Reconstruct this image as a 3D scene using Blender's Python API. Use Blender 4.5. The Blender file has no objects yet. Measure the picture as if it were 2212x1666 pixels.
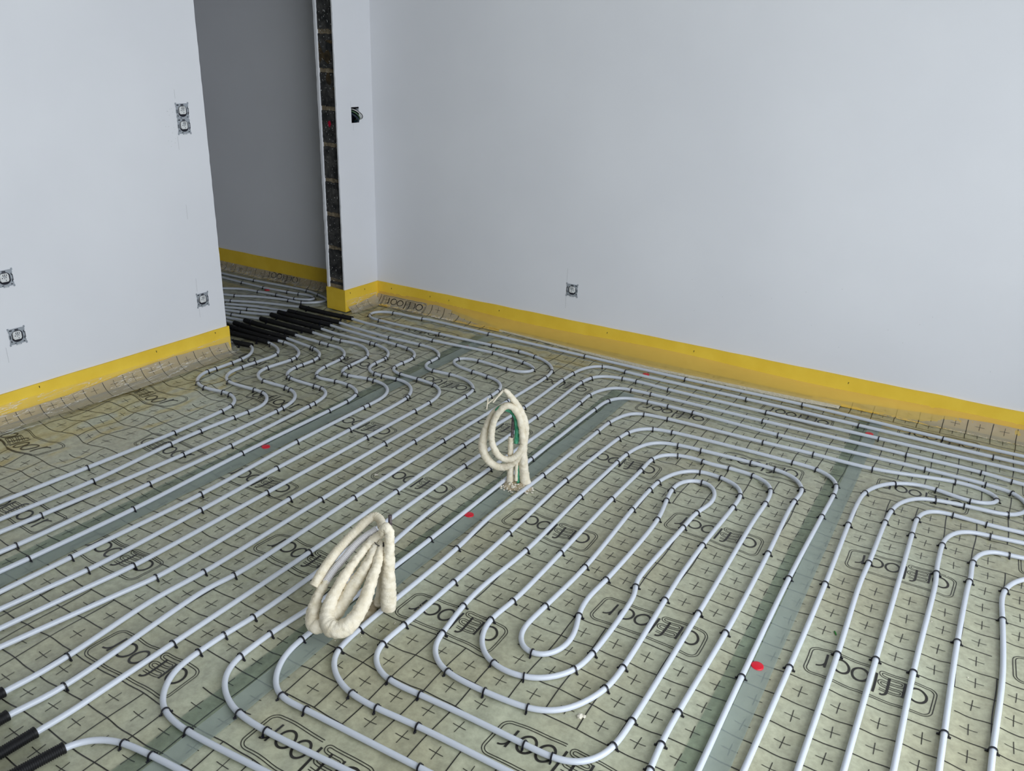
import bpy, bmesh, math, random
import numpy as np
from mathutils import Vector, Matrix, noise

random.seed(7)
scene = bpy.context.scene
COL = scene.collection

# ------------------------------------------------------------------ camera, sky, daylight, exposure
cam_d = bpy.data.cameras.new('camera')
cam = bpy.data.objects.new('camera', cam_d)
COL.objects.link(cam)
cam_d.sensor_width = 36.0
cam_d.lens = 1798.18 / 2212.0 * 36.0
cam_d.clip_start = 0.05
cam.matrix_world = Matrix.Translation((2.937, -2.430, 1.588)) @ (
    Matrix.Rotation(0.52529, 4, 'Z') @ Matrix.Rotation(1.178867, 4, 'X') @ Matrix.Rotation(0.0364535, 4, 'Z'))
scene.camera = cam

scene.view_settings.view_transform = 'Standard'
scene.view_settings.look = 'None'
scene.view_settings.gamma = 1.0
scene.view_settings.use_curve_mapping = False
scene.view_settings.exposure = 0.0
scene.cycles.use_denoising = True
scene.cycles.max_bounces = 8
scene.cycles.diffuse_bounces = 5
scene.cycles.transparent_max_bounces = 12

wld = bpy.data.worlds.new('sky')
scene.world = wld
wld.use_nodes = True
bg = wld.node_tree.nodes['Background']
bg.inputs[0].default_value = (0.72, 0.84, 1.0, 1)
bg.inputs[1].default_value = 1.2

ROOM_X = 4.5      # side wall with the big glass doors
ROOM_Y = -5.2     # wall behind the camera
CEIL = 2.62


def window_light(name, loc, target, sx, sy, watts, color):
    d = bpy.data.lights.new(name, 'AREA')
    d.shape = 'RECTANGLE'
    d.size = sx
    d.size_y = sy
    d.energy = watts
    d.color = color
    o = bpy.data.objects.new(name, d)
    COL.objects.link(o)
    o.location = loc
    o.rotation_euler = (Vector(target) - Vector(loc)).to_track_quat('-Z', 'Y').to_euler()
    return o


window_light('daylight_side', (ROOM_X - 0.06, -1.75, 1.24), (0, -1.75, 1.24), 4.0, 2.0, 132, (0.895, 0.94, 1.0))

# ------------------------------------------------------------------ helpers


def obj(name, verts, faces, mats, parent=None, fm=None, smooth=True):
    me = bpy.data.meshes.new(name)
    me.from_pydata([tuple(v) for v in verts], [], [tuple(f) for f in faces])
    if not isinstance(mats, (list, tuple)):
        mats = [mats]
    for m in mats:
        me.materials.append(m)
    if fm is not None:
        me.polygons.foreach_set('material_index', list(fm))
    if smooth:
        me.polygons.foreach_set('use_smooth', [True] * len(me.polygons))
    me.update()
    o = bpy.data.objects.new(name, me)
    COL.objects.link(o)
    if parent is not None:
        o.parent = parent
    return o


class MB:
    """collects geometry of ONE mesh"""

    def __init__(self):
        self.v, self.f, self.m = [], [], []

    def add(self, verts, faces, mi=0):
        b = len(self.v)
        self.v += [tuple(x) for x in verts]
        self.f += [tuple(i + b for i in f) for f in faces]
        self.m += [mi] * len(faces)

    def box(self, lo, hi, mi=0, T=None):
        x0, y0, z0 = lo
        x1, y1, z1 = hi
        vs = [(x0, y0, z0), (x1, y0, z0), (x1, y1, z0), (x0, y1, z0), (x0, y0, z1), (x1, y0, z1), (x1, y1, z1), (x0, y1, z1)]
        if T:
            vs = [T(*p) for p in vs]
        self.add(vs, [(0, 3, 2, 1), (4, 5, 6, 7), (0, 1, 5, 4), (1, 2, 6, 5), (2, 3, 7, 6), (3, 0, 4, 7)], mi)

    def obox(self, c, half, rz=0.0, mi=0):
        ca, sa = math.cos(rz), math.sin(rz)

        def T(x, y, z):
            return (c[0] + x * ca - y * sa, c[1] + x * sa + y * ca, c[2] + z)
        self.box((-half[0], -half[1], -half[2]), half, mi, T)

    def tube(self, pts, rad, n=12, caps=True, mi=0, jit=0.0, round_end=False):
        """pts list of Vector, rad list; parallel-transport frames"""
        P = [Vector(p) for p in pts]
        N = len(P)
        up = Vector((0, 0, 1))
        t0 = (P[1] - P[0]).normalized()
        if abs(t0.z) > 0.95:
            up = Vector((0, 1, 0))
        side = t0.cross(up).normalized()
        b = len(self.v)
        for i in range(N):
            t = (P[min(i + 1, N - 1)] - P[max(i - 1, 0)]).normalized()
            side = (side - t * side.dot(t)).normalized()
            w = t.cross(side)
            r = rad[i] if hasattr(rad, '__len__') else rad
            for k in range(n):
                a = 2 * math.pi * k / n
                d = side * math.cos(a) + w * math.sin(a)
                rr = r
                q = P[i] + d * r
                if jit:
                    rr = r + jit * (noise.noise(q * 190) + 0.6 * noise.noise(q * 420 + Vector((9, 3, 1))) + 0.9 * noise.noise(q * 60))
                    q = P[i] + d * rr
                self.v.append(tuple(q))
        for i in range(N - 1):
            for k in range(n):
                k2 = (k + 1) % n
                self.f.append((b + i * n + k, b + i * n + k2, b + (i + 1) * n + k2, b + (i + 1) * n + k))
                self.m.append(mi)
        if caps:
            for i, s in ((0, -1), (N - 1, 1)):
                c = len(self.v)
                t = (P[min(i + 1, N - 1)] - P[max(i - 1, 0)]).normalized()
                r = rad[i] if hasattr(rad, '__len__') else rad
                self.v.append(tuple(P[i] + t * (s * (0.55 * r if round_end else 0.0))))
                for k in range(n):
                    k2 = (k + 1) % n
                    self.f.append((c, b + i * n + k2, b + i * n + k) if s < 0 else (c, b + i * n + k, b + i * n + k2))
                    self.m.append(mi)

    def build(self, name, mats, parent=None, smooth=True):
        return obj(name, self.v, self.f, mats, parent, self.m, smooth)


def empty(name, loc=(0, 0, 0)):
    o = bpy.data.objects.new(name, None)
    COL.objects.link(o)
    o.location = loc
    return o


def tag(o, label, cat, group=None):
    o['label'] = label
    o['category'] = cat
    if group:
        o['group'] = group
    return o


def struct(o):
    o['kind'] = 'structure'
    return o


def catmull(P, step=0.0125, it=12):
    P = np.array(P, float)
    Q = np.vstack([2 * P[0] - P[1], P, 2 * P[-1] - P[-2]])
    out = []
    for i in range(1, len(Q) - 2):
        p0, p1, p2, p3 = Q[i - 1:i + 3]
        t0 = 0
        t1 = t0 + max(np.linalg.norm(p1 - p0), 1e-6) ** .5
        t2 = t1 + max(np.linalg.norm(p2 - p1), 1e-6) ** .5
        t3 = t2 + max(np.linalg.norm(p3 - p2), 1e-6) ** .5
        n = max(2, int(np.linalg.norm(p2 - p1) / (step * .5)) + 1)
        for t in np.linspace(t1, t2, n, endpoint=False):
            A1 = (t1 - t) / (t1 - t0) * p0 + (t - t0) / (t1 - t0) * p1
            A2 = (t2 - t) / (t2 - t1) * p1 + (t - t1) / (t2 - t1) * p2
            A3 = (t3 - t) / (t3 - t2) * p2 + (t - t2) / (t3 - t2) * p3
            B1 = (t2 - t) / (t2 - t0) * A1 + (t - t0) / (t2 - t0) * A2
            B2 = (t3 - t) / (t3 - t1) * A2 + (t - t1) / (t3 - t1) * A3
            out.append((t2 - t) / (t2 - t1) * B1 + (t - t1) / (t2 - t1) * B2)
    out.append(Q[-2])
    A = resample(np.array(out), step)
    for _ in range(it):
        A[1:-1] = A[1:-1] * .5 + .25 * (A[:-2] + A[2:])
    return A


def resample(A, step):
    d = np.r_[0, np.cumsum(np.linalg.norm(np.diff(A, axis=0), axis=1))]
    n = max(2, int(round(d[-1] / step)) + 1)
    s = np.linspace(0, d[-1], n)
    return np.stack([np.interp(s, d, A[:, k]) for k in range(A.shape[1])], 1)


# ------------------------------------------------------------------ materials


def mat(name, color, rough=0.5, spec=0.5, **kw):
    m = bpy.data.materials.new(name)
    m.use_nodes = True
    b = m.node_tree.nodes['Principled BSDF']
    b.inputs['Base Color'].default_value = (*color, 1)
    b.inputs['Roughness'].default_value = rough
    b.inputs['Specular IOR Level'].default_value = spec
    for k, v in kw.items():
        b.inputs[k.replace('_', ' ')].default_value = v
    return m


def nodes(m):
    return m.node_tree.nodes, m.node_tree.links, m.node_tree.nodes['Principled BSDF']


def noise_color(m, c1, c2, scale, detail=4, lo=0.35, hi=0.65, bump=0.0, bscale=None, bdist=0.002):
    N, L, b = nodes(m)
    tc = N.new('ShaderNodeTexCoord')
    n = N.new('ShaderNodeTexNoise')
    n.inputs['Scale'].default_value = scale
    n.inputs['Detail'].default_value = detail
    L.new(tc.outputs['Object'], n.inputs['Vector'])
    r = N.new('ShaderNodeValToRGB')
    r.color_ramp.elements[0].position = lo
    r.color_ramp.elements[0].color = (*c1, 1)
    r.color_ramp.elements[1].position = hi
    r.color_ramp.elements[1].color = (*c2, 1)
    L.new(n.outputs['Fac'], r.inputs['Fac'])
    L.new(r.outputs['Color'], b.inputs['Base Color'])
    if bump:
        n2 = N.new('ShaderNodeTexNoise')
        n2.inputs['Scale'].default_value = bscale or scale
        n2.inputs['Detail'].default_value = 5
        L.new(tc.outputs['Object'], n2.inputs['Vector'])
        bp = N.new('ShaderNodeBump')
        bp.inputs['Strength'].default_value = bump
        bp.inputs['Distance'].default_value = bdist
        L.new(n2.outputs['Fac'], bp.inputs['Height'])
        L.new(bp.outputs['Normal'], b.inputs['Normal'])
    return r


M = {}
M['plaster'] = mat('white_plaster', (0.78, 0.79, 0.81), 0.75, 0.25)
noise_color(M['plaster'], (0.765, 0.772, 0.805), (0.80, 0.807, 0.838), 1.6, 3, bump=0.12, bscale=60, bdist=0.001)
M['ceiling'] = mat('ceiling_paint', (0.55, 0.55, 0.53), 0.9, 0.1)
M['unseen_dark'] = mat('unseen_dark_wall', (0.20, 0.195, 0.185), 0.9, 0.1)  # made-up dark tone for unseen walls, cuts bounce light on the right wall
M['pencil'] = mat('pencil_line', (0.55, 0.56, 0.58), 0.8, 0.1)
M['block'] = mat('concrete_block', (0.06, 0.06, 0.06), 0.9, 0.2)
noise_color(M['block'], (0.020, 0.021, 0.022), (0.075, 0.073, 0.07), 22, 6, bump=0.8, bscale=90, bdist=0.004)
M['mortar'] = mat('mortar', (0.22, 0.18, 0.12), 0.95, 0.1)
noise_color(M['mortar'], (0.13, 0.105, 0.07), (0.27, 0.225, 0.155), 30, 5, bump=0.6, bscale=120, bdist=0.003)
M['splash'] = mat('plaster_splash', (0.62, 0.62, 0.60), 0.9, 0.1)
M['spray'] = mat('red_spray_paint', (0.42, 0.004, 0.035), 0.6, 0.3)
M['yellow'] = mat('yellow_foam', (0.80, 0.50, 0.025), 0.55, 0.35)
noise_color(M['yellow'], (0.84, 0.56, 0.045), (0.90, 0.62, 0.06), 9, 5, bump=0.15, bscale=55, bdist=0.0015)
M['ink'] = mat('black_print', (0.016, 0.014, 0.011), 0.4, 0.5)
M['pipe'] = mat('milky_plastic_pipe', (0.56, 0.59, 0.645), 0.30, 0.5)
pb = M['pipe'].node_tree.nodes['Principled BSDF']
pb.inputs['Subsurface Weight'].default_value = 0.8
pb.inputs['Subsurface Radius'].default_value = (0.9, 0.95, 1.0)
pb.inputs['Subsurface Scale'].default_value = 0.010
M['clip'] = mat('black_plastic', (0.008, 0.008, 0.013), 0.32, 0.5)
M['sleeve'] = mat('black_corrugated_plastic', (0.006, 0.006, 0.007), 0.5, 0.3)
M['red'] = mat('red_plastic', (0.62, 0.006, 0.022), 0.4, 0.4)
M['foam'] = mat('cream_foam', (0.68, 0.60, 0.46), 0.85, 0.2)
noise_color(M['foam'], (0.67, 0.595, 0.44), (0.79, 0.725, 0.585), 45, 5, 0.3, 0.6, bump=0.5, bscale=260, bdist=0.002)
M['foam_brown'] = mat('set_foam', (0.40, 0.33, 0.22), 0.8, 0.2)
noise_color(M['foam_brown'], (0.33, 0.26, 0.16), (0.60, 0.52, 0.38), 40, 5, bump=0.5, bscale=200)
M['conduit'] = mat('pale_conduit', (0.82, 0.80, 0.81), 0.45, 0.4)
M['groove'] = mat('conduit_groove', (0.20, 0.18, 0.19), 0.7, 0.2)
M['green'] = mat('green_conduit', (0.03, 0.27, 0.13), 0.5, 0.4)
noise_color(M['green'], (0.02, 0.22, 0.105), (0.10, 0.40, 0.24), 60, 5)
M['steel'] = mat('rusty_steel', (0.09, 0.07, 0.07), 0.6, 0.4, Metallic=0.4)
noise_color(M['steel'], (0.055, 0.04, 0.045), (0.16, 0.135, 0.13), 90, 4)
M['wire'] = mat('black_wire', (0.02, 0.018, 0.02), 0.5, 0.4)
M['zinc'] = mat('grey_frame', (0.36, 0.39, 0.43), 0.45, 0.4, Metallic=0.25)
M['slot'] = mat('dark_slot', (0.012, 0.013, 0.022), 0.6, 0.3)
M['insert'] = mat('white_insert', (0.70, 0.71, 0.71), 0.4, 0.4)
M['eps'] = mat('foam_board_edge', (0.62, 0.56, 0.42), 0.9, 0.1)
noise_color(M['eps'], (0.50, 0.45, 0.33), (0.70, 0.64, 0.50), 120, 4, bump=0.4, bscale=200)
M['pvc'] = mat('window_frame', (0.06, 0.06, 0.065), 0.4, 0.4)
M['leaf'] = mat('green_offcut', (0.03, 0.22, 0.03), 0.5, 0.3)
M['cable_dark'] = mat('dark_cable', (0.01, 0.025, 0.04), 0.4, 0.4)
M['cable_green'] = mat('striped_cable', (0.07, 0.14, 0.07), 0.4, 0.4)
M['cable_white'] = mat('white_cable', (0.6, 0.6, 0.58), 0.4, 0.4)
M['crumb'] = mat('crumb', (0.66, 0.62, 0.52), 0.85, 0.2)

# printed film over insulation board: mottled grey-green, satin
m = M['film_floor'] = mat('printed_insulation_film', (0.36, 0.375, 0.27), 0.20, 0.55)
N, L, b = nodes(m)
tc = N.new('ShaderNodeTexCoord')
n1 = N.new('ShaderNodeTexNoise'); n1.inputs['Scale'].default_value = 2.3; n1.inputs['Detail'].default_value = 3
n2 = N.new('ShaderNodeTexNoise'); n2.inputs['Scale'].default_value = 38; n2.inputs['Detail'].default_value = 6; n2.inputs['Roughness'].default_value = 0.65
L.new(tc.outputs['Object'], n1.inputs['Vector']); L.new(tc.outputs['Object'], n2.inputs['Vector'])
r1 = N.new('ShaderNodeValToRGB')
r1.color_ramp.elements[0].position = 0.38; r1.color_ramp.elements[0].color = (0.40, 0.388, 0.268, 1)
r1.color_ramp.elements[1].position = 0.62; r1.color_ramp.elements[1].color = (0.44, 0.452, 0.335, 1)
r2 = N.new('ShaderNodeValToRGB')
r2.color_ramp.elements[0].position = 0.36; r2.color_ramp.elements[0].color = (0.80, 0.80, 0.79, 1)
r2.color_ramp.elements[1].position = 0.68; r2.color_ramp.elements[1].color = (1.10, 1.10, 1.09, 1)
L.new(n1.outputs['Fac'], r1.inputs['Fac']); L.new(n2.outputs['Fac'], r2.inputs['Fac'])
mx = N.new('ShaderNodeMixRGB'); mx.blend_type = 'MULTIPLY'; mx.inputs[0].default_value = 1
L.new(r1.outputs['Color'], mx.inputs[1]); L.new(r2.outputs['Color'], mx.inputs[2])
L.new(mx.outputs[0], b.inputs['Base Color'])
n3 = N.new('ShaderNodeTexNoise'); n3.inputs['Scale'].default_value = 16; n3.inputs['Detail'].default_value = 3
L.new(tc.outputs['Object'], n3.inputs['Vector'])
bp = N.new('ShaderNodeBump'); bp.inputs['Strength'].default_value = 0.35; bp.inputs['Distance'].default_value = 0.006
L.new(n3.outputs['Fac'], bp.inputs['Height']); L.new(bp.outputs['Normal'], b.inputs['Normal'])


def clear_film(name, tint, diffuse, dmix, bump, sx=(1, 1, 1), rough=0.18, gloss=0.16, painted_glint=0.0):
    m = bpy.data.materials.new(name)
    m.use_nodes = True
    N, L = m.node_tree.nodes, m.node_tree.links
    N.remove(N['Principled BSDF'])
    out = N['Material Output']
    tr = N.new('ShaderNodeBsdfTransparent'); tr.inputs[0].default_value = (*tint, 1)
    df = N.new('ShaderNodeBsdfDiffuse'); df.inputs[0].default_value = (*diffuse, 1)
    gl = N.new('ShaderNodeBsdfGlossy'); gl.inputs[0].default_value = (1, 1, 1, 1); gl.inputs['Roughness'].default_value = rough
    a = N.new('ShaderNodeMixShader'); a.inputs[0].default_value = dmix
    L.new(tr.outputs[0], a.inputs[1]); L.new(df.outputs[0], a.inputs[2])
    if painted_glint:
        # highlights on the crinkled plastic, painted in as thin white streaks
        tcc = N.new('ShaderNodeTexCoord')
        mpc = N.new('ShaderNodeMapping'); mpc.inputs['Scale'].default_value = (60, 5.5, 60); mpc.inputs['Rotation'].default_value = (0, 0, 0.05)
        nc = N.new('ShaderNodeTexNoise'); nc.inputs['Scale'].default_value = 1.0; nc.inputs['Detail'].default_value = 7; nc.inputs['Distortion'].default_value = 0.5
        rc = N.new('ShaderNodeValToRGB')
        for e_, (p_, v_) in zip((rc.color_ramp.elements[0], rc.color_ramp.elements[1]), ((0.562, dmix), (0.575, painted_glint))):
            e_.position = p_
            e_.color = (v_, v_, v_, 1)
        e_ = rc.color_ramp.elements.new(0.60)
        e_.color = (dmix, dmix, dmix, 1)
        L.new(tcc.outputs['Object'], mpc.inputs[0]); L.new(mpc.outputs[0], nc.inputs['Vector'])
        L.new(nc.outputs['Fac'], rc.inputs[0]); L.new(rc.outputs['Color'], a.inputs[0])
    fr = N.new('ShaderNodeLayerWeight'); fr.inputs[0].default_value = gloss
    c = N.new('ShaderNodeMixShader')
    L.new(fr.outputs['Fresnel'], c.inputs[0]); L.new(a.outputs[0], c.inputs[1]); L.new(gl.outputs[0], c.inputs[2])
    if bump:
        tc = N.new('ShaderNodeTexCoord')
        mp = N.new('ShaderNodeMapping'); mp.inputs['Scale'].default_value = sx
        n = N.new('ShaderNodeTexNoise'); n.inputs['Scale'].default_value = 14; n.inputs['Detail'].default_value = 5
        L.new(tc.outputs['Object'], mp.inputs[0]); L.new(mp.outputs[0], n.inputs['Vector'])
        bp = N.new('ShaderNodeBump'); bp.inputs['Strength'].default_value = bump; bp.inputs['Distance'].default_value = 0.02
        L.new(n.outputs['Fac'], bp.inputs['Height'])
        L.new(bp.outputs[0], gl.inputs['Normal']); L.new(bp.outputs[0], fr.inputs['Normal'])
    L.new(c.outputs[0], out.inputs[0])
    return m


M['clear'] = clear_film('clear_edge_film', (0.97, 0.965, 0.95), (0.90, 0.90, 0.88), 0.06, 1.0, (1, 1, 1), 0.12, 0.04, 0.62)
M['clear_yellow'] = clear_film('milky_edge_film', (1.0, 0.97, 0.84), (0.94, 0.69, 0.20), 0.40, 0.6, (1, 5, 5), 0.25, 0.1)
M['upturn'] = clear_film('upturned_printed_film', (0.96, 0.94, 0.88), (0.55, 0.52, 0.42), 0.52, 0.8, (1, 1, 1), 0.15, 0.16)
M['tape'] = clear_film('blue_green_joint_tape', (0.95, 0.985, 0.98), (0.37, 0.43, 0.395), 0.5, 0.15, (1, 1, 1), 0.3, 0.1)
M['tape_tint'] = clear_film('green_joint_tape', (0.83, 0.89, 0.86), (0.30, 0.36, 0.33), 0.10, 0.15, (1, 1, 1), 0.3, 0.1)

# ------------------------------------------------------------------ measured floor positions (millimetres)
PIPES={
'P10':[(-570,501),(-415,525),(-378,495),(-330,430),(-317,353),(-316,290),(-318,193),(-325,137),(-300,73),(-260,27),(-219,5),(-166,-6),(-56,11),(-3,10),(52,-15),(86,-49),(103,-85),(109,-141),(120,-413),(105,-794),(88,-1123)],
'P9':[(-696,602),(-381,615),(-298,595),(-242,549),(-219,504),(-225,371),(-230,270),(-223,196),(-183,138),(-131,110),(40,114),(104,113),(157,85),(203,25),(214,-35),(209,-90),(204,-166),(195,-343),(196,-488),(216,-843),(200,-1187)],
'P8':[(-771,674),(-551,663),(-359,669),(-276,674),(-177,630),(-129,587),(-104,508),(-124,347),(-111,287),(-80,247),(-31,219),(6,214),(142,219),(200,207),(254,171),(290,112),(306,26),(309,-16),(313,-522),(288,-1095),(278,-1231)],
'P7':[(-871,750),(-785,738),(-564,723),(-352,725),(-154,705),(-97,689),(-42,655),(-12,602),(-3,549),(-10,487),(-11,435),(7,362),(39,327),(80,314),(236,312),(288,313),(336,290),(368,243),(385,151),(386,115),(408,-361),(404,-742),(398,-1250),(393,-1297)],
'P6':[(-927,794),(-773,806),(-553,796),(-353,794),(-163,793),(-101,790),(-17,787),(53,742),(88,691),(97,653),(104,526),(120,457),(151,413),(181,396),(280,418),(378,414),(446,382),(476,343),(491,263),(494,129),(496,-392),(512,-897),(502,-1267),(496,-1355)],
'P5':[(-983,849),(-933,851),(-725,885),(-506,880),(-306,883),(-158,882),(-99,883),(21,892),(107,854),(159,809),(189,757),(195,615),(205,554),(221,522),(252,505),(286,510),(388,533),(433,533),(509,518),(557,480),(590,421),(600,357),(598,275),(599,237),(601,-177),(622,-690),(605,-1191),(598,-1392)],
'P4':[(-1037,891),(-936,916),(-732,975),(-510,960),(-311,959),(-110,954),(63,952),(110,945),(185,923),(242,880),(278,813),(281,780),(278,707),(296,651),(325,617),(390,604),(424,603),(520,614),(588,597),(644,554),(683,484),(693,451),(703,36),(703,-393),(711,-760),(710,-1200),(694,-1327)],
'P3':[(-1084,930),(-949,980),(-734,1037),(-513,1035),(-314,1039),(-32,1025),(207,1009),(288,999),(362,956),(397,882),(391,799),(393,727),(421,690),(483,675),(596,673),(707,659),(769,616),(804,544),(812,457),(813,343),(811,13),(811,-543),(807,-1114),(790,-1260)],
'P2':[(-1135,978),(-942,1053),(-702,1089),(-501,1096),(-304,1105),(79,1081),(297,1088),(397,1078),(473,1026),(500,968),(495,900),(508,846),(548,812),(594,811),(690,820),(774,812),(855,769),(897,717),(906,631),(911,8),(913,-542),(918,-1110),(904,-1187)],
'P1':[(-1205,1028),(-1161,1042),(-964,1133),(-707,1196),(-503,1193),(-296,1206),(316,1189),(694,1217),(903,1191),(976,1163),(1007,1133),(1006,1098),(959,1058),(881,1052),(706,1070),(629,1062),(588,1032),(588,988),(632,946),(695,929),(760,920),(861,907),(929,888),(980,840),(1001,787),(1004,703),(1002,94),(1010,-480),(1017,-1012),(1005,-1188),(1023,-1479),(1019,-1643),(1014,-1736)],
'W1':[(3256,1478),(2912,1472),(2300,1491),(1705,1474),(1126,1472),(508,1475),(18,1475),(27,1468),(-175,1462),(-251,1441),(-292,1389),(-280,1339),(-238,1303),(-167,1293),(276,1303),(624,1318),(788,1324),(910,1306),(1003,1268),(1078,1195),(1100,1129),(1107,1060),(1103,692),(1096,183),(1100,-399),(1109,-974),(1094,-1059),(1119,-1541),(1105,-1682),(1100,-1782)],
'W2':[(3258,1395),(3124,1393),(2570,1398),(2045,1398),(1401,1387),(1336,1398),(1279,1388),(1226,1339),(1203,1275),(1194,1197),(1192,1096),(1205,682),(1192,193),(1201,-270),(1214,-752),(1214,-1280),(1214,-1476),(1213,-1677),(1202,-1811)],
'W3':[(3259,1314),(2668,1301),(2174,1294),(1686,1288),(1512,1296),(1428,1289),(1367,1271),(1325,1247),(1296,1196),(1285,1111),(1303,614),(1298,35),(1302,-399),(1313,-1077),(1303,-1180),(1301,-1269),(1305,-1349),(1333,-1404),(1367,-1442),(1405,-1465),(1452,-1474),(1503,-1477),(1623,-1471),(1743,-1463)],
'W4':[(3261,1185),(3203,1186),(3091,1202),(2795,1199),(2181,1187),(1636,1180),(1530,1173),(1480,1165),(1433,1126),(1408,1071),(1391,993),(1396,875),(1402,592),(1394,76),(1388,-312),(1425,-840),(1407,-1112),(1407,-1225),(1406,-1223),(1422,-1278),(1448,-1314),(1489,-1343),(1529,-1361),(1566,-1370),(1661,-1374),(1915,-1358)],
'S16':[(2229,-1158),(1967,-1161),(1832,-1169),(1746,-1164),(1697,-1147),(1655,-1121),(1626,-1090),(1612,-1057),(1605,-960),(1604,-458),(1588,-235),(1597,154),(1603,647),(1604,744),(1624,854),(1655,917),(1698,935),(1810,950),(2250,961),(2465,971),(2695,974),(3001,1048),(3075,1047),(3117,1030),(3153,1005),(3162,982),(3153,951),(3115,918),(3067,907),(3001,916),(2945,933),(2868,931),(2795,893),(2739,826),(2705,738),(2696,615),(2696,461),(2702,21),(2701,-426),(2697,-856)],
'snail':[(2510,-997),(2507,-969),(2500,-874),(2499,-755),(2505,-383),(2502,-45),(2499,108),(2488,495),(2496,624),(2486,647),(2456,696),(2417,722),(2357,735),(2255,739),(2051,728),(1945,719),(1860,687),(1819,618),(1799,514),(1796,420),(1795,84),(1804,-340),(1790,-600),(1794,-704),(1813,-833),(1821,-882),(1843,-921),(1878,-949),(1915,-964),(1967,-969),(2045,-970),(2164,-960),(2195,-951),(2221,-937),(2247,-914),(2274,-874),(2291,-833),(2307,-781),(2311,-682),(2298,-340),(2293,-194),(2294,20),(2306,343),(2306,426),(2296,474),(2261,514),(2194,538),(2110,542),(2069,519),(2035,478),(2014,428),(1999,366),(1995,279),(1997,114),(2013,-318),(2003,-560),(1999,-635),(1997,-687),(2010,-735),(2035,-766),(2066,-777),(2098,-770),(2125,-737),(2138,-692),(2136,-643),(2121,-587),(2106,-551),(2093,-465),(2101,-332),(2102,95),(2079,241),(2066,330),(2072,405),(2102,448),(2139,465),(2178,457),(2213,409),(2227,338),(2221,287),(2205,229),(2198,94),(2191,-329),(2200,-330),(2216,-677),(2205,-765),(2174,-816),(2139,-850),(2097,-868),(2051,-875),(2004,-869),(1967,-851),(1934,-820),(1908,-771),(1897,-712),(1908,-601),(1910,-459),(1902,136),(1905,413),(1904,532),(1924,588),(1979,626),(2086,636),(2091,627),(2199,637),(2295,632),(2345,614),(2382,577),(2395,536),(2401,438),(2398,306),(2407,-337),(2410,-855),(2406,-954),(2395,-994),(2380,-1023),(2350,-1051),(2298,-1066),(2224,-1067),(2039,-1067),(1903,-1071),(1806,-1073),(1762,-1060),(1727,-1036),(1706,-1004),(1698,-966),(1701,-863),(1703,-619),(1701,-279),(1690,175),(1708,627),(1715,694),(1741,764),(1790,807),(1882,827),(2403,841),(2499,836),(2545,816),(2581,782),(2603,733),(2606,645),(2602,457),(2595,-2),(2599,-536),(2605,-917)],
'S29':[(3266,760),(3131,749),(3016,753),(2955,746),(2925,717),(2907,666),(2903,614),(2903,515),(2903,212),(2901,-265),(2900,-726)],
'S30':[(3268,683),(3151,666),(3102,663),(3054,642),(3023,596),(3005,539),(3002,496),(3003,294),(3006,280),(2999,-258),(3002,-661)],
'S31':[(3269,576),(3209,561),(3173,566),(3142,546),(3115,503),(3102,448),(3104,318),(3102,324),(3093,-49),(3095,-462),(3096,-601)],
'S32':[(3275,449),(3233,402),(3213,359),(3202,324),(3196,264),(3203,145),(3213,-90),(3213,-195),(3204,-460),(3203,-532)],
'Pbl':[(1299,-1732),(1313,-1669),(1318,-1646),(1333,-1623),(1353,-1606),(1378,-1592),(1405,-1583),(1456,-1576),(1500,-1571),(1555,-1566),(1596,-1563)],
'Hb':[(-1659,1390),(-1423,1380),(-1219,1380),(-1029,1399),(-936,1413),(-874,1425),(-809,1416),(-774,1396),(-766,1364),(-820,1336),(-882,1315),(-1026,1309),(-1177,1292),(-1308,1271),(-1420,1203)],
'W5':[(2806,-787),(2804,-299),(2797,108),(2802,243),(2808,555),(2814,644),(2827,714),(2857,777),(2902,823),(2948,838),(3042,855),(3196,872),(3226,897),(3256,948),(3258,1007),(3237,1040),(3205,1081),(3156,1091),(3106,1096),(2889,1098),(2287,1075),(1882,1088),(1754,1089),(1661,1083),(1587,1077),(1532,1047),(1495,982),(1488,840),(1490,248),(1497,-461),(1494,-902),(1498,-1076),(1503,-1140),(1525,-1195),(1553,-1235),(1580,-1259),(1613,-1273),(1691,-1270),(2046,-1261)],
'Ha':[(-1737,1459),(-1402,1467),(-944,1498),(-827,1476),(-753,1453),(-693,1427),(-686,1378),(-720,1328),(-785,1273),(-885,1267),(-1102,1203),(-1225,1135),(-1310,1112)],
}
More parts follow.
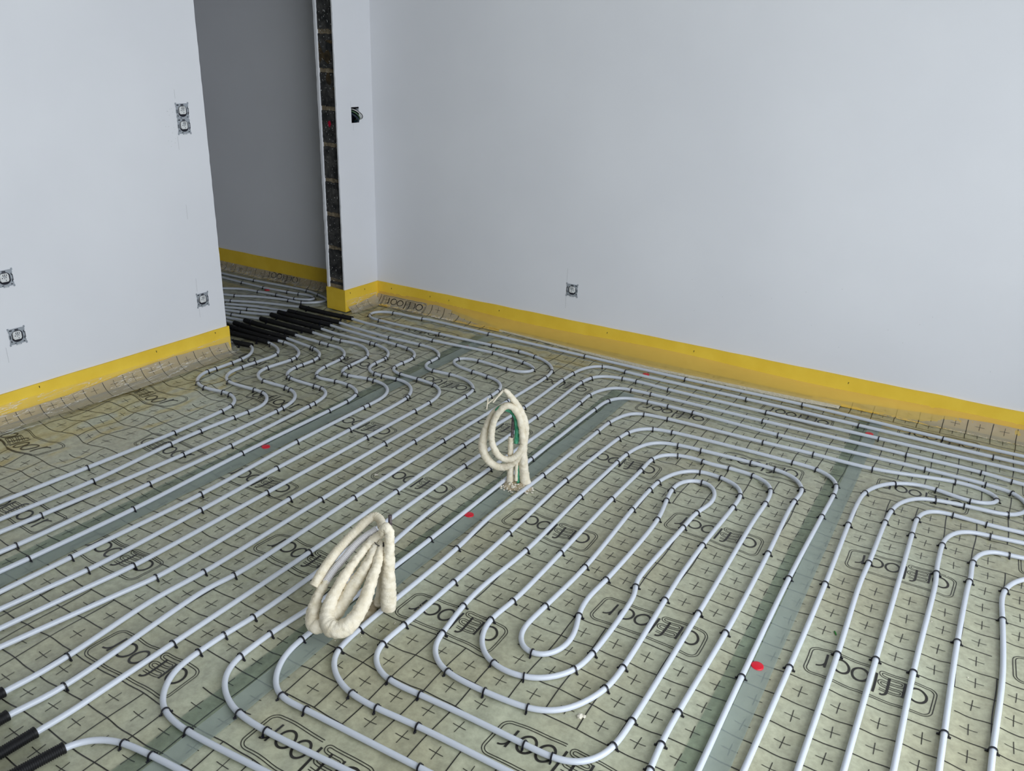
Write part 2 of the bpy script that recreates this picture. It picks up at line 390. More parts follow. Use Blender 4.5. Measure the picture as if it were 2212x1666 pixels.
CLIPS={
'P10':[(-318,356),(-316,293),(-319,193),(-321,144),(-237,16),(-166,-3),(-55,10),(-5,7),(100,-86),(110,-147),(120,-409),(105,-797)],
'P9':[(-359,611),(-226,514),(-225,367),(-230,279),(-132,114),(41,114),(103,109),(210,-87),(204,-162),(195,-337),(196,-487),(216,-849)],
'P8':[(-321,672),(-111,535),(-106,499),(-122,351),(-4,217),(145,217),(181,211),(305,30),(308,-7),(313,-520),(288,-1094)],
'P7':[(-148,703),(-124,696),(-16,605),(-6,557),(-9,483),(-9,433),(56,324),(79,317),(240,312),(289,308),(384,153),(386,116),(408,-359),(404,-747),(398,-1247)],
'P6':[(-166,792),(-103,791),(87,685),(96,650),(105,525),(164,410),(281,416),(368,414),(473,340),(491,256),(494,131),(496,-382),(512,-893),(502,-1268)],
'P5':[(-933,852),(-161,882),(-98,884),(183,762),(196,614),(199,589),(248,514),(282,511),(392,531),(429,532),(598,283),(598,245),(601,-180),(622,-692),(605,-1192)],
'P4':[(-928,919),(64,951),(102,946),(275,810),(278,786),(281,711),(378,607),(428,605),(515,612),(685,473),(691,449),(703,37),(703,-389),(711,-764),(709,-1202)],
'P3':[(-943,982),(199,1010),(285,997),(392,890),(392,803),(398,731),(482,677),(595,672),(705,657),(812,465),(813,352),(811,14),(811,-548),(807,-1111)],
'P2':[(-1135,978),(86,1082),(299,1088),(494,974),(498,900),(589,812),(689,819),(895,712),(907,626),(911,13),(913,-538),(916,-1114)],
'P1':[(-1158,1045),(314,1190),(700,1216),(910,1188),(1001,1122),(886,1053),(700,1069),(596,1027),(761,920),(860,907),(1001,774),(1004,700),(1002,100),(1010,-475),(1017,-1013),(1022,-1474)],
'W1':[(2919,1472),(2294,1491),(1706,1474),(1131,1472),(506,1475),(27,1473),(-184,1460),(-271,1334),(-161,1294),(276,1303),(626,1318),(801,1323),(912,1304),(1089,1164),(1106,1066),(1103,691),(1096,178),(1100,-397),(1108,-972),(1118,-1545)],
'W2':[(3120,1393),(2570,1398),(2046,1398),(1409,1387),(1276,1382),(1195,1199),(1193,1087),(1205,675),(1192,188),(1201,-275),(1214,-749),(1214,-1286)],
'W3':[(2672,1301),(2172,1294),(1685,1288),(1510,1296),(1435,1289),(1300,1199),(1286,1113),(1303,614),(1298,39),(1312,-1085),(1303,-1185),(1301,-1272),(1409,-1462),(1506,-1476)],
'W4':[(3198,1188),(3087,1202),(2799,1200),(2186,1187),(1635,1179),(1535,1173),(1393,989),(1396,876),(1402,589),(1394,75),(1407,-1111),(1409,-1221),(1566,-1368),(1665,-1373)],
'S16':[(1967,-1162),(1842,-1169),(1755,-1164),(1616,-1057),(1605,-959),(1603,-459),(1597,152),(1603,639),(1606,752),(1701,934),(1812,950),(2249,962),(2461,970),(2698,975),(3001,1047),(3153,972),(3064,910),(2943,931),(2793,889),(2707,742),(2696,455),(2702,30),(2701,-432)],
'snail':[(2508,-972),(2501,-885),(2499,-760),(2505,-386),(2499,102),(2490,514),(2491,625),(2359,734),(2259,739),(2047,728),(1948,718),(1799,508),(1796,421),(1795,84),(1804,-341),(1794,-703),(1814,-839),(1917,-961),(2041,-969),(2165,-957),(2304,-786),(2311,-686),(2298,-337),(2295,25),(2306,338),(2303,437),(2195,536),(2109,537),(1999,358),(1995,283),(1998,108),(2013,-316),(2003,-566),(2071,-770),(2109,-552),(2101,-342),(2101,95),(2078,243),(2067,330),(2144,458),(2205,221),(2198,97),(2195,-324),(2215,-680),(2201,-766),(2099,-865),(2002,-865),(1899,-712),(1907,-600),(1908,-288),(1902,137),(1904,412),(1905,524),(1982,624),(2089,632),(2198,635),(2297,629),(2391,545),(2401,433),(2407,-341),(2410,-854),(2404,-953),(2293,-1065),(2219,-1067),(1906,-1071),(1807,-1070),(1701,-970),(1701,-870),(1703,-621),(1701,-283),(1691,167),(1708,629),(1718,702),(1796,806),(1880,826),(2405,841),(2503,832),(2600,731),(2606,645),(2602,457),(2595,-5),(2599,-542)],
'S29':[(3129,750),(3017,752),(2905,637),(2903,512),(2901,-263)],
'S30':[(3144,666),(3003,500),(3004,300),(2999,-261)],
'S31':[(3209,564),(3104,442),(3101,314),(3093,-54),(3095,-464)],
'S32':[(3203,320),(3203,146),(3204,-457)],
'Pbl':[(1408,-1585),(1495,-1572)],
'Hb':[(-1421,1380),(-1220,1380),(-1020,1401),(-934,1414),(-785,1395),(-879,1318),(-1029,1308),(-1178,1292)],
'W5':[(2804,-300),(2801,238),(2808,550),(2816,650),(2949,838),(3047,855),(3193,876),(3202,1074),(3108,1095),(2883,1097),(2284,1075),(1884,1088),(1759,1089),(1660,1083),(1497,981),(1488,845),(1490,245),(1497,-467),(1498,-1079),(1610,-1267),(1696,-1270),(2046,-1261)],
'Ha':[(-1400,1467),(-939,1496),(-817,1473),(-781,1280),(-878,1266),(-1226,1137)],
}
SLEEVES={
'P10':[[(-605,499),(-415,525)]],
'P9':[[(-750,601),(-381,615)]],
'P8':[[(-771,674),(-551,663),(-359,669)]],
'P7':[[(-785,738),(-564,723),(-352,725)]],
'P6':[[(-773,806),(-553,796),(-353,794)]],
'P5':[[(-725,885),(-506,880),(-306,883)]],
'P4':[[(-732,975),(-510,960),(-311,959)]],
'P3':[[(-734,1037),(-513,1035),(-314,1039)]],
'P2':[[(-702,1089),(-501,1096),(-304,1105)]],
'P1':[[(-707,1196),(-503,1193),(-296,1206)],[(1019,-1643),(1014,-1736)]],
'W1':[[(1105,-1682),(1100,-1782)]],
'W2':[[(1213,-1677),(1202,-1811)]],
'Pbl':[[(1313,-1669),(1295,-1757)]],
}
SNAIL_TIP = (2085, 428)
near_arm_open=[(1.569,-0.8017,0.257,0.011),(1.5548,-0.7899,0.2687,0.0112),(1.533,-0.7876,0.2744,0.0113),(1.5167,-0.8051,0.2633,0.0115),(1.5048,-0.832,0.2441,0.0117),(1.4932,-0.8632,0.2229,0.0118),(1.4829,-0.8993,0.1991,0.012),(1.4778,-0.9329,0.1763,0.0122),(1.4763,-0.9625,0.1562,0.0123),(1.4772,-0.9983,0.1306,0.0125)]
near_ribbed=[(1.5579,-0.8108,0.2517,0.0095),(1.5502,-0.8219,0.2442,0.0095),(1.534,-0.8434,0.23,0.0096),(1.5214,-0.869,0.2119,0.0096),(1.5109,-0.9049,0.1852,0.0097),(1.5005,-0.9405,0.1588,0.0097),(1.4962,-0.971,0.1354,0.0098)]
near_back_loop=[(1.4966,-0.9675,0.1381,0.0105),(1.4974,-0.9956,0.1172,0.012),(1.501,-1.0189,0.0996,0.0138),(1.5113,-1.0414,0.0816,0.0162),(1.5232,-1.057,0.0663,0.0174),(1.5351,-1.062,0.0596,0.018),(1.5491,-1.0556,0.0614,0.018),(1.5606,-1.0351,0.0711,0.018),(1.5693,-1.0071,0.0872,0.018),(1.5706,-0.9777,0.1056,0.0176),(1.575,-0.951,0.1306,0.017),(1.5808,-0.9258,0.1542,0.0161),(1.5865,-0.9004,0.178,0.015),(1.587,-0.8785,0.196,0.0135),(1.5852,-0.8597,0.212,0.012),(1.581,-0.8461,0.2243,0.0105)]
near_front_loop=[(1.5852,-0.8159,0.2474,0.01),(1.5783,-0.8237,0.2445,0.0103),(1.5675,-0.8433,0.233,0.0105),(1.5597,-0.8706,0.2147,0.0108),(1.5546,-0.8967,0.1971,0.0113),(1.5508,-0.9242,0.178,0.0121),(1.547,-0.9553,0.1554,0.0132),(1.5479,-0.9838,0.1336,0.0145),(1.5499,-1.0093,0.1139,0.0165),(1.5591,-1.0336,0.0939,0.0186),(1.5739,-1.049,0.08,0.0201),(1.5947,-1.0544,0.0731,0.0215),(1.6147,-1.048,0.0731,0.0212),(1.6301,-1.0321,0.0813,0.0208),(1.6381,-1.011,0.0949,0.0194),(1.6389,-0.9886,0.1109,0.018),(1.6371,-0.9628,0.1299,0.0167),(1.6303,-0.9385,0.1484,0.0153),(1.6234,-0.9138,0.167,0.014),(1.6165,-0.8889,0.1859,0.0126),(1.6055,-0.8607,0.2081,0.0112),(1.5974,-0.8399,0.2238,0.0103),(1.5921,-0.8291,0.2312,0.0095)]
near_hanging=[(1.6015,-0.8353,0.2636,0.009),(1.6055,-0.8387,0.2831,0.0108),(1.6153,-0.8372,0.2932,0.0118),(1.624,-0.8364,0.2826,0.012),(1.6274,-0.8399,0.2499,0.0123),(1.6298,-0.8441,0.2139,0.0133),(1.6309,-0.8491,0.1685,0.0152),(1.6312,-0.8531,0.1278,0.0177),(1.6309,-0.8544,0.0815,0.0197),(1.6312,-0.8552,0.0474,0.0204),(1.6311,-0.8566,0.0259,0.019)]
near_supply=[(1.591,-0.8222,0.2179,0.009),(1.5895,-0.8236,0.1564,0.0112),(1.5868,-0.826,0.0939,0.0133),(1.5832,-0.8291,0.0432,0.0149),(1.579,-0.8327,0.0048,0.016)]
near_tie=[(1.5889,-0.8588,0.2431,0.0016),(1.5936,-0.8549,0.2337,0.0016),(1.6012,-0.8485,0.2285,0.0016),(1.611,-0.8404,0.2291,0.0016),(1.6074,-0.8434,0.2445,0.0016),(1.6081,-0.8428,0.2294,0.0016),(1.6094,-0.8416,0.1988,0.0016),(1.6092,-0.8416,0.1742,0.0016)]
near_knob=[(1.5816,-0.8409,0.0338,0.011),(1.5794,-0.8428,0.0243,0.011)]
far_main=[(1.5739,0.0551,0.0089,0.018),(1.5668,0.051,0.0529,0.0165),(1.5628,0.0488,0.0997,0.0155),(1.5605,0.0475,0.1461,0.0135),(1.5632,0.049,0.1922,0.012),(1.5659,0.0506,0.2377,0.0115),(1.5635,0.0492,0.2676,0.0108),(1.555,0.0443,0.297,0.0105),(1.5423,0.037,0.326,0.0105),(1.5275,0.0286,0.3517,0.01),(1.5116,0.0195,0.3758,0.0095),(1.4972,0.0113,0.3925,0.008),(1.4895,0.0068,0.3965,0.006)]
far_loop=[(1.5644,0.0538,0.23,0.0105),(1.5556,0.0529,0.2761,0.0105),(1.5349,0.0453,0.3122,0.0105),(1.5067,0.0333,0.33,0.0106),(1.4778,0.0188,0.3219,0.011),(1.4505,0.0026,0.2911,0.0114),(1.4317,-0.0089,0.2424,0.0123),(1.4211,-0.0157,0.1936,0.0134),(1.4194,-0.0184,0.1574,0.0145),(1.4301,-0.014,0.1154,0.0138),(1.4508,-0.004,0.086,0.013),(1.4765,0.0082,0.0727,0.0123),(1.5024,0.019,0.0758,0.0117),(1.5278,0.0295,0.0929,0.011),(1.5491,0.0377,0.1206,0.0107),(1.5625,0.0422,0.155,0.0106),(1.5624,0.0392,0.1959,0.0105),(1.5557,0.0324,0.26,0.0105),(1.5525,0.0281,0.2847,0.0105),(1.54,0.0203,0.3168,0.0105),(1.5234,0.0102,0.3374,0.0105),(1.5073,0.0004,0.3392,0.0105),(1.4889,-0.0095,0.3204,0.0105),(1.4727,-0.0175,0.2896,0.0105),(1.4636,-0.0215,0.253,0.0105),(1.4604,-0.0223,0.2133,0.0106),(1.4647,-0.0197,0.177,0.0107),(1.4773,-0.0125,0.144,0.0108),(1.4945,-0.0026,0.1217,0.0106),(1.5159,0.0103,0.1148,0.0105),(1.5366,0.0233,0.1246,0.0105),(1.5533,0.0339,0.1496,0.0105),(1.5625,0.0403,0.1802,0.0105)]
far_green=[(1.4673,0.0004,0.3082,0.0085),(1.4787,0.007,0.3221,0.0089),(1.4975,0.0177,0.32,0.0094),(1.5165,0.0286,0.3106,0.0095),(1.5303,0.0364,0.2845,0.0095),(1.5357,0.0395,0.2398,0.0093),(1.5352,0.0392,0.2035,0.0086),(1.5336,0.0382,0.179,0.008)]
far_green_low=[(1.5433,0.0376,0.0862,0.006),(1.5453,0.0388,0.0518,0.006),(1.5476,0.0401,0.0107,0.006)]
far_thin=[(1.5426,0.0331,0.1098,0.006),(1.5422,0.0329,0.0692,0.006),(1.5429,0.0334,0.0219,0.006)]
far_wire_a=[(1.4895,0.0068,0.3965,0.004),(1.48,0.0014,0.3844,0.0036),(1.4688,-0.005,0.3664,0.0032),(1.4565,-0.012,0.3454,0.0028)]
far_wire_b=[(1.4866,0.0116,0.3942,0.003),(1.4728,0.0036,0.3717,0.0027),(1.4499,-0.0095,0.3516,0.0025),(1.4378,-0.0164,0.3378,0.0022)]
far_wire_c=[(1.4379,-0.0185,0.3611,0.002),(1.4371,-0.0189,0.34,0.002),(1.4346,-0.0204,0.3148,0.002)]
far_foot=[(1.5135,0.033,0.1999,0.0085),(1.5141,0.0332,0.1385,0.0095),(1.5155,0.0339,0.0763,0.011),(1.516,0.0341,-0.0092,0.013)]

# ------------------------------------------------------------------ room shell
# partition (left wall + stub) runs from the far corner towards the camera; local s along it, t out of its face
PC = Vector((-0.438, 1.6185, 0))
PS = Vector((-0.04325, -0.99906, 0))
PT = Vector((0.99906, -0.04325, 0))


def LW(s, t, z):
    q = PC + PS * s + PT * t
    return (q.x, q.y, z)


# big right wall: local u along it from the corner, w out of its face (towards the room)
RC = Vector((-0.439, 1.6185, 0))
RU = Vector((0.99989, 0.01483, 0))
RN = Vector((0.01483, -0.99989, 0))


def RW(u, w, z):
    q = RC + RU * u + RN * w
    return (q.x, q.y, z)


DOOR0, DOOR1, THICK, LINTEL = 0.300, 1.188, 0.145, 2.12

mb = MB()
# left wall with a slightly ragged plaster edge at the doorway
nz = 90
zs = [CEIL * i / nz for i in range(nz + 1)]
jit = [0.0022 * noise.noise(Vector((0, 3.1, z * 42))) + 0.0014 * noise.noise(Vector((5, 1, z * 150))) for z in zs]
A = [LW(DOOR1 + j, 0, z) for z, j in zip(zs, jit)]
Bk = [LW(DOOR1 + 0.004, -THICK, z) for z in zs]
Fr = [LW(7.2, 0, z) for z in zs]
vs = A + Bk + Fr
n = nz + 1
fs = []
for i in range(nz):
    fs.append((i, i + 1, 2 * n + i + 1, 2 * n + i))
    fs.append((n + i, n + i + 1, i + 1, i))
mb.add(vs, fs)
mb.add([LW(DOOR1 + .004, -THICK, 0), LW(7.2, -THICK, 0), LW(7.2, -THICK, CEIL), LW(DOOR1 + .004, -THICK, CEIL)], [(0, 1, 2, 3)])
# pencil setting-out lines and scuffs on the plaster
for s, z0, z1 in ((1.343, .225, .272), (1.343, .36, .43), (2.298, .262, .33), (1.343, 1.29, 1.33), (1.353, 1.06, 1.12), (1.35, .73, .80)):
    mb.add([LW(s, .0004, z0), LW(s + .0016, .0004, z0), LW(s + .0016, .0004, z1), LW(s, .0004, z1)], [(0, 1, 2, 3)], 1)
for i in range(16):
    s, z = 1.36 + .05 * random.random(), (1.25, 1.17, 1.115)[i % 3] - .04 * random.random()
    mb.add([LW(s, .0004, z), LW(s + .004, .0004, z - .001), LW(s + .004, .0004, z + .0012), LW(s, .0004, z + .0016)], [(0, 1, 2, 3)], 2)
M['scuff'] = mat('pencil_scuff', (0.58, 0.59, 0.61), 0.8, 0.1)
struct(mb.build('wall_left', [M['plaster'], M['pencil'], M['scuff']], smooth=False))

mb = MB()
mb.box((DOOR0, -THICK, LINTEL), (DOOR1, 0, CEIL), T=LW)
struct(mb.build('wall_lintel', M['plaster'], smooth=False))

# stub: plaster skins with ragged edges round a core of dark blocks
mb = MB()
H0, H1, HZ0, HZ1 = 0.118, 0.181, 1.120, 1.190     # cut-out for the cables


def skin(t_out, t_in, hole):
    zz = [CEIL * i / 150 for i in range(151)]
    e = [0.0035 * noise.noise(Vector((t_out * 9, 2, z * 24))) + 0.002 * noise.noise(Vector((7, t_out, z * 90))) for z in zz]
    for z0, z1, e0, e1 in zip(zz[:-1], zz[1:], e[:-1], e[1:]):
        def quad(a0, a1, b0, b1):
            mb.add([LW(a0, t_out, z0), LW(b0, t_out, z0), LW(b1, t_out, z1), LW(a1, t_out, z1)], [(0, 1, 2, 3)])
        if hole and z1 > HZ0 and z0 < HZ1:
            quad(0, 0, H0, H0)
            quad(H1, H1, DOOR0 + e0, DOOR0 + e1)
        else:
            quad(0, 0, DOOR0 + e0, DOOR0 + e1)
        mb.add([LW(DOOR0 + e0, t_out, z0), LW(DOOR0 + e0, t_in + e0 * .8, z0), LW(DOOR0 + e1, t_in + e1 * .8, z1), LW(DOOR0 + e1, t_out, z1)], [(0, 1, 2, 3)])
        mb.add([LW(DOOR0 + e0, t_in + e0 * .8, z0), LW(DOOR0 - .016, t_in, z0), LW(DOOR0 - .016, t_in, z1), LW(DOOR0 + e1, t_in + e1 * .8, z1)], [(0, 1, 2, 3)])


skin(0.0, -0.009, True)
skin(-THICK, -THICK + 0.015, False)
# hole lining
for a, b_, c, d in (((H0, HZ0), (H1, HZ0), (H1, HZ0), (H0, HZ0)), ):
    pass
z0, z1 = HZ0 - .012, HZ1 + .004
mb.add([LW(H0, 0, z0), LW(H1, 0, z0), LW(H1, 0, z1), LW(H0, 0, z1), LW(H0, -.05, z0), LW(H1, -.05, z0), LW(H1, -.05, z1), LW(H0, -.05, z1)],
       [(4, 5, 6, 7), (0, 1, 5, 4), (1, 2, 6, 5), (2, 3, 7, 6), (3, 0, 4, 7)], 1)
mb.add([LW(.128 + .04, .0004, 1.075), LW(.1695, .0004, 1.075), LW(.1695, .0004, 1.118), LW(.168, .0004, 1.118)], [(0, 1, 2, 3)], 2)
mb.add([LW(.183, .0004, 1.195), LW(.1845, .0004, 1.195), LW(.1845, .0004, 1.24), LW(.183, .0004, 1.24)], [(0, 1, 2, 3)], 2)
# block core face, course by course
CT0, CT1 = -THICK + 0.014, -0.008
ny, nzc = 48, 1100
grid = []
for j in range(nzc + 1):
    z = CEIL * j / nzc
    ph = (z - 0.185) / 0.2025
    k = round(ph)
    dj = abs(z - (0.185 + 0.2025 * k))
    row = []
    for i in range(ny + 1):
        t = CT0 + (CT1 - CT0) * i / ny
        wob = 0.006 * noise.noise(Vector((t * 22, z * 9, 1))) + .003 * noise.noise(Vector((t * 70, z * 40, 4)))
        joint = dj + wob < 0.011
        dep = 0.012 + 0.002 * noise.noise(Vector((t * 60, z * 60, 7)))
        if joint:
            dep += 0.005
        row.append((LW(DOOR0 - dep, t, z), joint, t, z))
    grid.append(row)
vs = [c[0] for row in grid for c in row]
fs, fm = [], []
for j in range(nzc):
    for i in range(ny):
        a = j * (ny + 1) + i
        fs.append((a, a + 1, a + ny + 2, a + ny + 1))
        c = grid[j][i]
        mi = 3 if not c[1] else 4
        t, z = c[2], c[3]
        v = noise.noise(Vector((t * 230 + z * 25, z * 60, 3))) + .5 * noise.noise(Vector((t * 420, z * 190, 8)))
        if v > 0.66:
            mi = 5
        if z < .158:
            mi = 4
        if 1.30 < z < 1.56 and mi == 3 and noise.noise(Vector((t * 14, z * 9, 33))) > -.05:
            mi = 6
        if (t + .0735) ** 2 / .012 ** 2 + (z - 1.112) ** 2 / .017 ** 2 < 1 + .8 * noise.noise(Vector((t * 200, z * 200, 2))):
            mi = 7
        if (t + .016) ** 2 / .009 ** 2 + (z - 1.002) ** 2 / .038 ** 2 < 1 + .9 * noise.noise(Vector((t * 120, z * 90, 5))):
            mi = 5
        fm.append(mi)
bse = len(mb.v)
mb.v += vs
mb.f += [tuple(q + bse for q in f) for f in fs]
mb.m += fm
M['block_brown'] = mat('stained_block', (0.07, 0.05, 0.03), 0.9, 0.2)
noise_color(M['block_brown'], (0.028, 0.022, 0.014), (0.085, 0.06, 0.03), 25, 6, bump=0.8, bscale=90, bdist=0.004)
struct(mb.build('wall_stub', [M['plaster'], M['slot'], M['pencil'], M['block'], M['mortar'], M['splash'], M['block_brown'], M['spray']], smooth=False))

mb = MB()
mb.box((-3.2, -0.2, -0.05), (ROOM_X + .6, 0, CEIL), T=RW)
for u, z0, z1 in ((1.349, .20, .268), (1.349, .35, .43)):
    mb.add([RW(u, .0004, z0), RW(u + .0014, .0004, z0), RW(u + .0014, .0004, z1), RW(u, .0004, z1)], [(0, 1, 2, 3)], 1)
for i in range(14):
    u, z = 2.0 + 1.5 * random.random(), .25 + .35 * random.random()
    mb.add([RW(u, .0004, z), RW(u + .004, .0004, z), RW(u + .003, .0004, z + .004)], [(0, 1, 2)], 2)
struct(mb.build('wall_right', [M['plaster'], M['pencil'], M['scuff']], smooth=False))

# unseen sides of the room, with the openings daylight comes through
mb = MB()
X0, X1 = ROOM_X, ROOM_X + .2
for lo, hi in (((X0, ROOM_Y, 0), (X1, -3.8, CEIL)), ((X0, .3, 0), (X1, 1.9, CEIL)), ((X0, -3.8, 2.35), (X1, .3, CEIL)), ((X0, -3.8, 0), (X1, .3, .2))):
    mb.box(lo, hi)
struct(mb.build('wall_window', M['unseen_dark'], smooth=False))
mb = MB()
Y1, Y0 = ROOM_Y, ROOM_Y - .2
mb.box((-1.2, Y0, 0), (X1, Y1, CEIL))
struct(mb.build('wall_back', M['unseen_dark'], smooth=False))
mb = MB()
for y in (-3.8, -2.45, -1.1, .24):
    mb.box((X0 + .06, y, .2), (X0 + .12, y + .06, 2.35))
for z in (.2, 2.29):
    mb.box((X0 + .06, -3.74, z), (X0 + .12, .24, z + .06))
struct(mb.build('window_1', M['pvc'], smooth=False))
mb = MB()
mb.box((-3.4, ROOM_Y - .2, CEIL), (ROOM_X + .2, 1.95, CEIL + .1))
struct(mb.build('ceiling', M['ceiling'], smooth=False))
mb = MB()
mb.box((-3.4, -.25, 0), (-3.2, 1.8, CEIL))
mb.box((-3.2, -.25, 0), (-.70, -.1, CEIL))
struct(mb.build('wall_hall', M['plaster'], smooth=False))

# ------------------------------------------------------------------ floor: printed film on insulation boards
CELL = 0.1


def ramp(v, a, b):
    return np.clip((v - a) / (b - a), 0, 1)


def warp(x, y):
    """wrinkles of the film: in-plane shift of the print and height below the pipes"""
    x = np.asarray(x, float)
    y = np.asarray(y, float)
    lf = ramp(-x, -.12, .15) * (x > -.62)                    # loose film beside the left wall
    dx = .0025 * np.sin(y * 21 + 3 * np.sin(x * 5)) + lf * .012 * np.sin(y * 24 + 1.3 + 2 * np.sin(x * 7))
    dy = .0035 * np.sin(x * 17 + 2 * np.sin(y * 6)) + lf * .013 * np.sin(x * 23 + y * 9)
    amp = .0035 + .0015 * np.sin(x * 3.1 + 1) * np.sin(y * 2.3) + .0012 * np.sin(y * 31 + x * 4) + .001 * np.sin(x * 47 - y * 13)
    amp = np.clip(amp, .0008, .007)
    far = ramp(y, .75, 1.0) * ramp(x, .9, 1.2)
    z = -amp * ((1 - far) * np.sin(np.pi * x / CELL) ** 2 + far * np.sin(np.pi * (y - .03) / CELL) ** 2)
    z = z - lf * (.004 + .004 * np.sin(x * 26 + 1.5 * np.sin(y * 9)) * np.sin(y * 19 + x * 6))
    return dx, dy, z


fx = list(np.arange(-.62, 4.36, .02))
fy = list(np.arange(-3.0, 1.74, .02))
nx_, ny_ = len(fx), len(fy)
GX, GY = np.meshgrid(np.array(fx), np.array(fy))
_, _, GZ = warp(GX, GY)
edge = np.minimum(np.minimum(ramp(GX, -.62, -.58), ramp(-GX, -4.34, -4.28)), np.minimum(ramp(GY, -3.0, -2.94), ramp(-GY, -1.72, -1.66)))
GZ = GZ * edge
V = np.stack([GX.ravel(), GY.ravel(), GZ.ravel()], 1).tolist()
F = []
for j in range(ny_ - 1):
    for i in range(nx_ - 1):
        a = j * nx_ + i
        F.append((a, a + 1, a + nx_ + 1, a + nx_))
FM = [0] * len(F)
xe, ye = fx[-1], fy[-1]


def flat(x0, y0, x1, y1):
    b = len(V)
    V.extend([[x0, y0, 0], [x1, y0, 0], [x1, y1, 0], [x0, y1, 0]])
    F.append((b, b + 1, b + 2, b + 3))
    FM.append(0)


flat(-3.4, -5.3, fx[0], 1.95)
flat(xe, -5.3, ROOM_X + .1, 1.95)
flat(fx[0], -5.3, xe, fy[0])
flat(fx[0], ye, xe, 1.95)

INK_Z = .0012


def zmesh(x, y):
    """height of the floor mesh (bilinear between its vertices)"""
    u = np.clip((np.asarray(x, float) - fx[0]) / .02, 0, nx_ - 1.001)
    v = np.clip((np.asarray(y, float) - fy[0]) / .02, 0, ny_ - 1.001)
    i, j = u.astype(int), v.astype(int)
    a, b_ = u - i, v - j
    z = (GZ[j, i] * (1 - a) + GZ[j, i + 1] * a) * (1 - b_) + (GZ[j + 1, i] * (1 - a) + GZ[j + 1, i + 1] * a) * b_
    return np.where(np.asarray(x) < fx[0], 0, z)



def on_room(x, y):
    """printed area really seen: room side of the partition, and the hall behind it"""
    s = (np.asarray(y) - 1.6185) / -.99906
    xw = -.438 - .04325 * s
    room = (x > xw + .01) & (y < 1.6185 + (x + .439) * .01483 - .012) & (x < 4.3) & (y > -2.95)
    hall = (x > -2.5) & (x < xw - .02) & (y > .15) & (y < 1.6185 + (x + .439) * .01483 - .012)
    door = (y > .46) & (y < 1.29) & (x > -.7) & (x < -.3)
    return room | hall | door


def ink_strip(pts, w, closed=False):
    """flat printed stroke following pts (n,2) of width w, laid on the warped film"""
    P = np.asarray(pts, float)
    dx, dy, z = warp(P[:, 0], P[:, 1])
    ok = on_room(P[:, 0], P[:, 1])
    T = np.gradient(P, axis=0)
    T /= np.maximum(np.linalg.norm(T, axis=1), 1e-9)[:, None]
    Nn = np.stack([-T[:, 1], T[:, 0]], 1) * (w / 2)
    A_, B_ = P + Nn, P - Nn
    za = zmesh(A_[:, 0] + dx, A_[:, 1] + dy)
    zb = zmesh(B_[:, 0] + dx, B_[:, 1] + dy)
    b = len(V)
    for i in range(len(P)):
        V.append([A_[i, 0] + dx[i], A_[i, 1] + dy[i], za[i] + INK_Z])
        V.append([B_[i, 0] + dx[i], B_[i, 1] + dy[i], zb[i] + INK_Z])
    for i in range(len(P) - 1):
        if ok[i] and ok[i + 1]:
            F.append((b + 2 * i, b + 2 * i + 1, b + 2 * i + 3, b + 2 * i + 2))
            FM.append(1)


LOGOS = []      # (x of box start, y of box centre, reading direction)
for x0, ph in ((5.3, 1.1), (10.3, 4.4), (16.3, 4.4), (21.3, 1.4), (27.3, 2.55), (32.4, -.6), (38.3, 2.5)):
    for kk in range(-6, 4):
        LOGOS.append((x0, ph + 6.05 * kk, -1))
for x0, ph in ((.35, -5.0), (-4.9, -7.9), (-10.9, -4.9), (-15.9, -7.9), (-21.5, -4.9)):
    for kk in range(-4, 5):
        LOGOS.append((x0, ph + 6.05 * kk, 1))


def in_logo(x, y):
    x, y = x / CELL, y / CELL
    r = np.zeros(np.shape(x), bool)
    for x0, yc, d in LOGOS:
        yb = round(yc - .5) + .5
        lo = math.floor(x0)
        r |= (x > lo - .02) & (x < lo + 4.02) & (y > yb - .97) & (y < yb + .97)
    return r


def segs(P, mask):
    """split polyline where mask is False"""
    out, cur = [], []
    for q, k in zip(P, mask):
        if k:
            cur.append(q)
        elif cur:
            out.append(cur)
            cur = []
    if cur:
        out.append(cur)
    return [np.array(c) for c in out if len(c) > 1]


for r in range(-30, 17):
    xs = np.arange(-2.4, 4.3, .0125)
    P = np.stack([xs, np.full_like(xs, (r + .5) * CELL)], 1)
    for c in segs(P, ~in_logo(P[:, 0], P[:, 1]) & on_room(P[:, 0], P[:, 1])):
        ink_strip(c, .0030)
for k in range(-24, 43):
    ys = np.arange(-2.95, 1.66, .0125)
    P = np.stack([np.full_like(ys, k * CELL), ys], 1)
    for c in segs(P, ~in_logo(P[:, 0], P[:, 1]) & on_room(P[:, 0], P[:, 1])):
        ink_strip(c, .0030)
for r in range(-29, 17):
    for k in range(-24, 43):
        cx, cy = (k + .5) * CELL, r * CELL
        if not on_room(np.array([cx]), np.array([cy]))[0] or in_logo(np.array([cx]), np.array([cy]))[0]:
            continue
        t = np.linspace(-1, 1, 7)
        ink_strip(np.stack([cx + t * .0205, np.full(7, cy)], 1), .0019)
        ink_strip(np.stack([np.full(7, cx), cy + t * .0225], 1), .0019)


def arc(cx, cy, r, a0, a1, n=14, ry=None):
    a = np.radians(np.linspace(a0, a1, n))
    return np.stack([cx + r * np.cos(a), cy + (ry or r) * np.sin(a)], 1)


def line(*pts):
    return resample(np.array(pts, float), .09)


def rr(x0, y0, x1, y1, r):
    return [arc(x1 - r, y1 - r, r, 0, 90, 6), arc(x0 + r, y1 - r, r, 90, 180, 6), arc(x0 + r, y0 + r, r, 180, 270, 6), arc(x1 - r, y0 + r, r, 270, 360, 6)]


